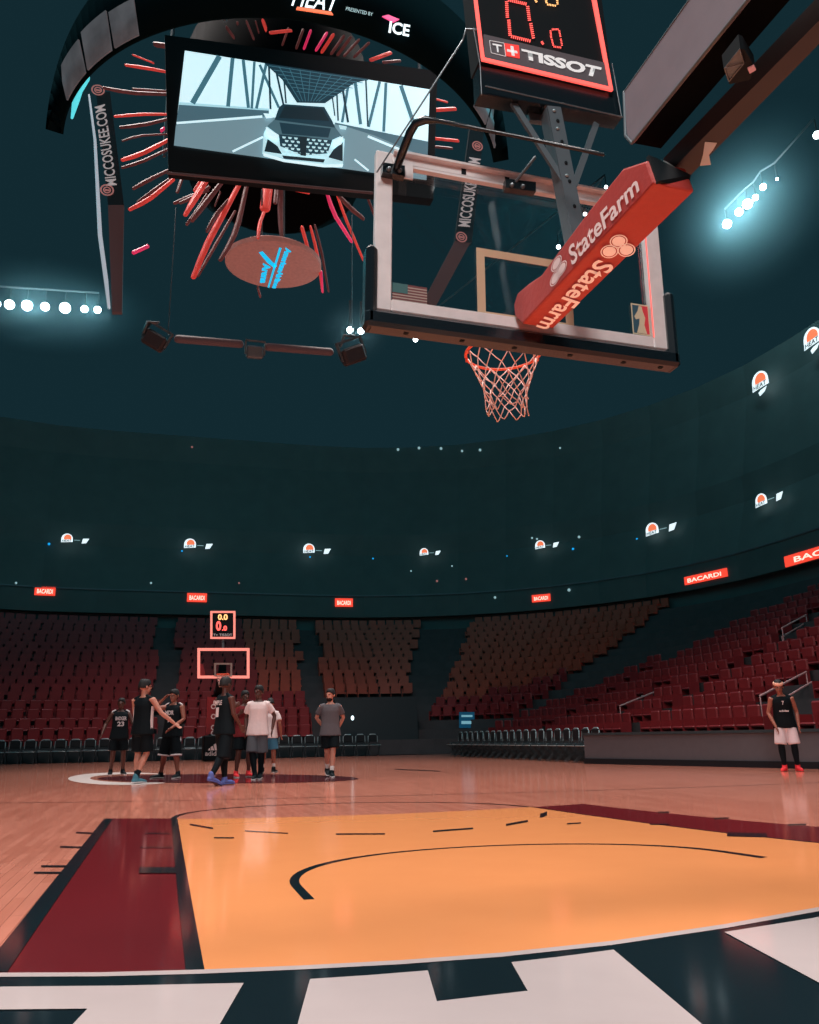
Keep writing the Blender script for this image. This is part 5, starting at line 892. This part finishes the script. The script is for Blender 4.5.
def person(name_label, loc, H, yaw, skin, top, bottom, shoes, J=None, lean=(0, 0), head=(0, 0), look=0, hair='short', text_=None, back_text=None, stripe=False, hem=False, socks=None, tights=False, group=None, short_len=.56, nod=0, sole='sole_white', shirt_stripe=False, width=1.0, trim=False):
    s = H/1.80; root = empty('person', loc, name_label, 'person', group, rz=yaw)
    root.scale = (s, s, s)
    j = dict(hipR=(-.095, 0, .93), hipL=(.095, 0, .93), kneeR=(-.12, -.03, .50), kneeL=(.12, -.03, .50), ankR=(-.14, .03, .09), ankL=(.14, .03, .09),
             elR=(-.27, .03, 1.17), elL=(.27, .03, 1.17), wrR=(-.29, -.06, .93), wrL=(.29, -.06, .93), toeR=(-.17, -.13, .03), toeL=(.17, -.13, .03))
    j.update(J or {}); j = {k: Vector(v) for k, v in j.items()}
    lx, ly = lean; ch = lambda x, y, z: Vector((x+lx*(z-.93)/.55, y+ly*(z-.93)/.55, z-(abs(ly)*.12+abs(lx)*.1)*(z-.93)/.55))
    shR, shL = ch(-.19*width, .01, 1.43), ch(.19*width, .01, 1.43)
    nk = ch(0, .01, 1.50); hd = nk+Vector((head[0], head[1]-.015, .165))
    b = MB()
    ell = lambda z, rx, ry, oy=0, n=16: [ch(rx*math.cos(2*PI*k/n), ry*math.sin(2*PI*k/n)+oy, z) for k in range(n)]
    b.loft([ell(.84, .10, .08), ell(.88, .155, .105), ell(.96, .165, .11), ell(1.08, .14, .095), ell(1.2, .155, .105), ell(1.34, .178, .118), ell(1.43, .165, .10), ell(1.49, .09, .07), ell(1.52, .06, .055)])
    b.tube([nk-Vector((0, 0, .05)), hd-Vector((0, -.01, .06))], [.062, .055], 12)
    hrot = Matrix.Rotation(look, 3, 'Z') @ Matrix.Rotation(nod, 3, 'X'); hp = lambda x, y, z: hd+hrot @ (Vector((x, y, z))*1.13)
    def hball(c, r, n=14, m_=10):
        g = []
        for i in range(m_+1):
            a = -PI/2+PI*(i+.15*(i == 0)-.15*(i == m_))/m_; g.append([hp(c[0]+r[0]*math.cos(a)*math.cos(2*PI*k/n), c[1]+r[1]*math.cos(a)*math.sin(2*PI*k/n), c[2]+r[2]*math.sin(a)) for k in range(n)])
        return g
    b.loft(hball((0, .015, .035), (.076, .095, .088))); b.loft(hball((0, -.025, -.04), (.058, .062, .072))); b.loft(hball((0, -.04, -.085), (.036, .038, .028)))
    b.loft(hball((0, -.095, -.012), (.012, .022, .024), 8, 6)); b.loft(hball((0, -.08, .022), (.05, .016, .012), 8, 6)); b.loft(hball((0, -.083, -.055), (.024, .014, .012), 8, 6))
    for sx in (-1, 1): b.loft(hball((sx*.078, .012, -.005), (.010, .020, .030), 8, 6))
    for S_ in 'RL':
        sg = -1 if S_ == 'R' else 1; sh = shR if S_ == 'R' else shL; hip, kn, an, el, wr = j['hip'+S_], j['knee'+S_], j['ank'+S_], j['el'+S_], j['wr'+S_]
        b.tube([hip, hip.lerp(kn, .35), hip.lerp(kn, .8), kn, kn.lerp(an, .28)+Vector((0, .012, 0)), kn.lerp(an, .7), an], [.088, .084, .062, .056, .060, .042, .036], 12)
        toe = j['toe'+S_]; b.tube([an+Vector((0, .02, -.045)), an.lerp(toe, .5)-Vector((0, 0, .02)), toe], [.036, .036, .028], 10, flat=.8)
        b.tube([sh+Vector((-sg*.04, 0, -.005)), sh, sh.lerp(el, .4), el, el.lerp(wr, .3), wr], [.055, .058, .048, .040, .041, .027], 12)
        d = (wr-el).normalized(); if_ = Vector((0, -1, 0)) if abs(d.y) < .8 else Vector((0, 0, 1))
        fw = (if_-d*d.dot(if_)).normalized(); pn = d.cross(fw).normalized()*sg      # palm faces the thigh
        pc = wr+d*.05
        b.tube([wr, wr+d*.03, wr+d*.085], [.026, .040, .042], 10, flat=.45, side=fw)
        for q, (o_, L_) in enumerate(((.033, .068), (.011, .078), (-.011, .073), (-.031, .056))):
            r0 = wr+d*.085+fw*o_; k1 = r0+(d+fw*o_*2.2).normalized()*L_*.45; k2 = k1+(d*.9-pn*.25+fw*o_*1.2).normalized()*L_*.32; k3 = k2+(d*.7-pn*.5).normalized()*L_*.26
            b.tube([r0-d*.02, k1, k2, k3], [.0105, .0098, .009, .008], 7)
        r0 = wr+d*.03+fw*.028; b.tube([r0, r0+d*.03+fw*.028, r0+d*.062+fw*.034-pn*.008], [.014, .0115, .0095], 7)
    solid(b, 'body', 'skin_'+skin, root, .0085, 2)
    # face details and hair
    for sx in (-1, 1):
        m = MB(); m.loft(hball((sx*.03, -.087, .008), (.011, .008, .007), 8, 6)); m.build('eye', 'eye', root)
    m = MB(); m.loft(hball((0, -.098, -.056), (.022, .006, .006), 8, 6)); m.build('mouth', 'lip', root)
    m = MB()
    if hair != 'none':
        g = []; N_ = 20
        for i in range(9):
            a = PI/2*i/8
            ring = []
            for k in range(N_):
                th = 2*PI*k/N_; front = max(0, -math.sin(th)); low = -.02+.085*front
                z = low+(.128-low)*math.sin(a); rr = math.cos(a)**.55*.98+.02 if i < 8 else .05
                ring.append(hp(.083*rr*math.cos(th), .015+.103*rr*math.sin(th), z))
            g.append(ring)
        m.loft(g); h_ = m.build('hair', 'hair', root)
    if hair == 'beard':
        m = MB(); m.loft(hball((0, -.035, -.078), (.057, .062, .045))); m.build('beard', 'beard', root)
    if hair == 'band':
        m = MB(); m.loft([[hp((.083+.004*q)*math.cos(2*PI*k/20), .013+(.101+.004*q)*math.sin(2*PI*k/20), z_) for k in range(20)] for z_, q in ((.032, 0), (.04, 1), (.075, 1), (.085, -1))]); m.build('headband', 'headband', root)
    # top
    t = MB(); tee = top.startswith('tee') or top == 'shirt_red'; k_ = 1.0
    bl = .83
    t.loft([ell(bl, .235, .165), ell(.95, .215, .155), ell(1.08, .195, .138), ell(1.22, .188, .135), ell(1.34, .19, .14), ell(1.42, .178, .12), ell(1.475, .12, .09)])
    for S_ in 'RL':
        sh = shR if S_ == 'R' else shL; el = j['el'+S_]; sg = -1 if S_ == 'R' else 1
        if tee: t.tube([sh+Vector((-sg*.09, 0, .012)), sh+Vector((-sg*.015, 0, 0)), sh.lerp(el, .3), sh.lerp(el, .68)], [.066, .070, .068, .072], 12, cap=False)
        else: t.tube([sh+Vector((-sg*.05, 0, -.03)), sh+Vector((-sg*.03, 0, .02)), nk+Vector((sg*.06, 0, .01))], [.06, .05, .03], 10)
    tp = solid(t, 't_shirt' if tee else 'jersey', top, root, .016, 2)
    if shirt_stripe:
        for sx in (-1, 1):
            m = MB(); m.prism([ch(sx*.19, y, z) for y, z in ((-.03, .86), (.03, .86), (.02, 1.32), (-.02, 1.32))], (sx*.022, 0, 0)); m.build('side_stripe', 'trim_white', root)
    if trim:
        for sx in (-1, 1):
            m = MB(); m.tube([ch(sx*.19, .0, 1.478), ch(sx*.13, -.0, 1.512)], [.024, .02], 8, flat=.6); m.build('shoulder_trim', 'trim_white', root)
    for txt, sy in ((text_, -1), (back_text, 1)):
        if not txt: continue
        for line, z0, z1, hw in txt:
            yy = sy*.155; q = [ch(sy*hw, yy, z0), ch(-sy*hw, yy, z0), ch(-sy*hw, yy*.98, z1), ch(sy*hw, yy*.98, z1)] if sy > 0 else [ch(-hw, yy, z0), ch(hw, yy, z0), ch(hw, yy*.98, z1), ch(-hw, yy*.98, z1)]
            o = text(line, q, 'trim_white', 'jersey_lettering', None, .004, .03); o.parent = root
    # shorts
    t = MB(); t.loft([ell(.80, .17, .12), ell(.88, .19, .135), ell(.99, .18, .128), ell(1.03, .15, .11)])
    for S_ in 'RL':
        hip, kn = j['hip'+S_], j['knee'+S_]; sg = -1 if S_ == 'R' else 1; L_ = (.93-short_len)/.43
        t.tube([hip+Vector((-sg*.01, 0, .02)), hip.lerp(kn, .4*L_), hip.lerp(kn, L_)+Vector((sg*.01, 0, 0))], [.11, .112, .118], 14, cap=False)
    solid(t, 'shorts', bottom, root, .016, 2)
    if stripe:
        for S_ in 'RL':
            hip, kn = j['hip'+S_], j['knee'+S_]; sg = -1 if S_ == 'R' else 1; L_ = (.93-short_len)/.43
            m = MB(); m.tube([hip+Vector((sg*.09, 0, .05)), hip.lerp(kn, .5*L_)+Vector((sg*.098, 0, 0)), hip.lerp(kn, L_*.98)+Vector((sg*.11, 0, 0))], .028, 8, flat=.5, cap=False, side=(0, 1, 0)); m.build('shorts_stripe', 'trim_white', root)
    if hem:
        for S_ in 'RL':
            hip, kn = j['hip'+S_], j['knee'+S_]; sg = -1 if S_ == 'R' else 1; L_ = (.93-short_len)/.43; a = hip.lerp(kn, L_*.96)+Vector((sg*.01, 0, 0)); d_ = (kn-hip).normalized()
            m = MB(); m.tube([a, a+d_*.03], .122, 14, cap=False); m.build('shorts_hem', 'trim_white', root)
    for S_ in 'RL':
        an, toe, kn = j['ank'+S_], j['toe'+S_], j['knee'+S_]
        if tights: 
            m = MB(); m.tube([j['hip'+S_].lerp(kn, .6), kn, kn.lerp(an, .28)+Vector((0, .012, 0)), kn.lerp(an, .7), an], [.074, .064, .067, .050, .043], 12); m.build('leg_sleeve', 'tights', root)
        elif socks:
            m = MB(); m.tube([an.lerp(kn, .28), an], [.048, .043], 10); m.build('sock', socks, root)
        d_ = Vector((toe.x-an.x, toe.y-an.y, 0)); d_ = d_.normalized() if d_.length > .02 else Vector((0, -1, 0)); pitch = (toe.z-(an.z-.06))
        heel = an-d_*.03-Vector((0, 0, .045)); tip = an+d_*.20+Vector((0, 0, -.055+pitch*.9)); w_ = d_.cross(Vector((0, 0, 1)))
        m = MB(); m.tube([heel, an+d_*.04-Vector((0, 0, .04-pitch*.2)), an.lerp(tip, .65)+Vector((0, 0, -.01)), tip], [.047, .052, .05, .038], 12, flat=.72, side=w_); m.tube([an+Vector((0, 0, .03)), an-Vector((0, 0, .035))], [.05, .054], 12)
        up_n = solid(m, 'shoe', shoes, root, .010, 2)
        m = MB(); m.tube([heel-Vector((0, 0, .028)), an.lerp(tip, .5)-Vector((0, 0, .032+.028-.02)), tip-Vector((0, 0, .02))], [.05, .053, .042], 12, flat=.28, side=w_); sl_ = m.build('shoe_sole', sole, None); sl_.parent = up_n
    return root
def gp(x, y, dz=0): p = at(x, y, Z=0); return p
person('player in black number 23 jersey facing the camera, leftmost on court', gp(116.5, 775), 1.70, .15, 'dark', 'jersey_black', 'shorts_black', 'shoe_black', hair='short', text_=[('BADGER', 1.27, 1.36, .13), ('23', 1.13, 1.24, .08)], stripe=True, trim=True, 
       J=dict(elR=(-.32, .05, 1.19), wrR=(-.40, -.08, .98), elL=(.3, -.05, 1.2), wrL=(.36, -.22, 1.05)), look=-.3)
person('tall player in black seen from behind, one hand reaching right, teal shoes', gp(139, 783.5), 1.82, 2.45, 'light', 'jersey_black', 'shorts_black', 'shoe_teal', hair='short', shirt_stripe=True, socks='tights', width=1.1,
       J=dict(elR=(-.36, -.05, 1.2), wrR=(-.52, -.22, 1.02), elL=(.27, -.08, 1.2), wrL=(.2, -.26, 1.05), kneeR=(-.08, -.05, .5), ankR=(-.02, .12, .1), toeR=(-.05, -.03, .03), kneeL=(.1, -.04, .5), ankL=(.08, -.02, .09), toeL=(.1, -.2, .03)), look=-.4, short_len=.54)
person('player in black jersey and white-trimmed shorts, hand raised to his forehead', gp(170, 778.5), 1.74, -.55, 'mid', 'jersey_black', 'shorts_black', 'shoe_black', hair='short', hem=True, stripe=True, text_=[('MDR', 1.27, 1.36, .10), ('7', 1.12, 1.23, .04)], short_len=.46, trim=True,
       J=dict(elR=(-.36, -.17, 1.42), wrR=(-.13, -.19, 1.60), elL=(.26, -.02, 1.18), wrL=(.10, -.22, 1.0), kneeR=(-.14, -.04, .5), ankR=(-.24, .03, .09), toeR=(-.32, -.1, .03), ankL=(.16, .03, .09)), look=-.15, nod=.1)
person('tall player all in black with bright blue shoes, striding right', gp(222, 785.5), 1.75, 2.15, 'dark', 'jersey_black', 'shorts_black', 'shoe_blue', hair='short', back_text=[('EMPLE', 1.32, 1.40, .12), ('1', 1.12, 1.28, .04)], tights=True, sole='shoe_blue',
       J=dict(elR=(-.22, -.02, 1.17), wrR=(-.2, -.18, .98), elL=(.24, -.1, 1.2), wrL=(.18, -.3, 1.3), kneeR=(-.1, .07, .52), ankR=(-.1, .30, .17), toeR=(-.1, .18, .02), kneeL=(.1, -.1, .5), ankL=(.1, -.12, .09), toeL=(.12, -.3, .03)), look=.1, short_len=.42)
person('man in dull red shirt half hidden between the blue-shoed player and white t-shirts', gp(242.5, 777.5), 1.68, .3, 'dark', 'shirt_red', 'shorts_black', 'shoe_red', hair='short', J=dict(elR=(-.26, -.04, 1.2), wrR=(-.2, -.22, 1.3)))
person('man in white t-shirt and grey shorts walking towards the camera', gp(256.5, 779.5), 1.72, -.25, 'dark', 'tee_white', 'shorts_grey', 'shoe_black', hair='short', look=-.35, tights=True, short_len=.5,
       J=dict(elL=(.31, .1, 1.2), wrL=(.28, .04, .95), elR=(-.25, .1, 1.18), wrR=(-.24, .02, .93), kneeR=(-.08, -.1, .5), ankR=(-.02, -.1, .09), toeR=(-.02, -.27, .03), kneeL=(.08, .02, .5), ankL=(.05, .12, .1), toeL=(.06, -.02, .03)))
person('man in white t-shirt and light blue shorts with his back turned', gp(268, 773), 1.62, PI-.3, 'mid', 'tee_white', 'shorts_blue', 'shoe_black', hair='short', lean=(0, -.05), head=(0, -.05), nod=.35, socks='sock_white', look=.4, width=1.05)
person('bearded man in grey t-shirt and black shorts, hands behind his back', gp(330, 777), 1.66, -.1, 'light', 'tee_grey', 'shorts_black', 'shoe_black', hair='beard', look=-.7, socks='sock_white', short_len=.58,
       J=dict(elR=(-.285, .12, 1.2), wrR=(-.12, .22, 1.0), elL=(.285, .12, 1.2), wrL=(.2, .2, 1.0), kneeL=(.05, -.08, .5), ankL=(.03, -.1, .09), toeL=(.03, -.27, .03), kneeR=(-.06, .05, .5), ankR=(-.04, .25, .16), toeR=(-.04, .1, .05)))
person('player with headband, white shorts and red shoes by the right board', gp(791, 771.2), 1.62, -.55, 'mid', 'jersey_black', 'shorts_white', 'shoe_red', hair='band', tights=True, sole='shoe_red', text_=[('7', 1.30, 1.38, .02), ('adidas', 1.16, 1.20, .09)], short_len=.52,
       lean=(-.02, -.12), head=(-.03, -.05), nod=.25, J=dict(elR=(-.29, -.06, 1.14), wrR=(-.20, -.2, .87), elL=(.25, -.02, 1.14), wrL=(.24, -.12, .88), ankR=(-.10, .03, .09), toeR=(-.16, -.12, .03)))
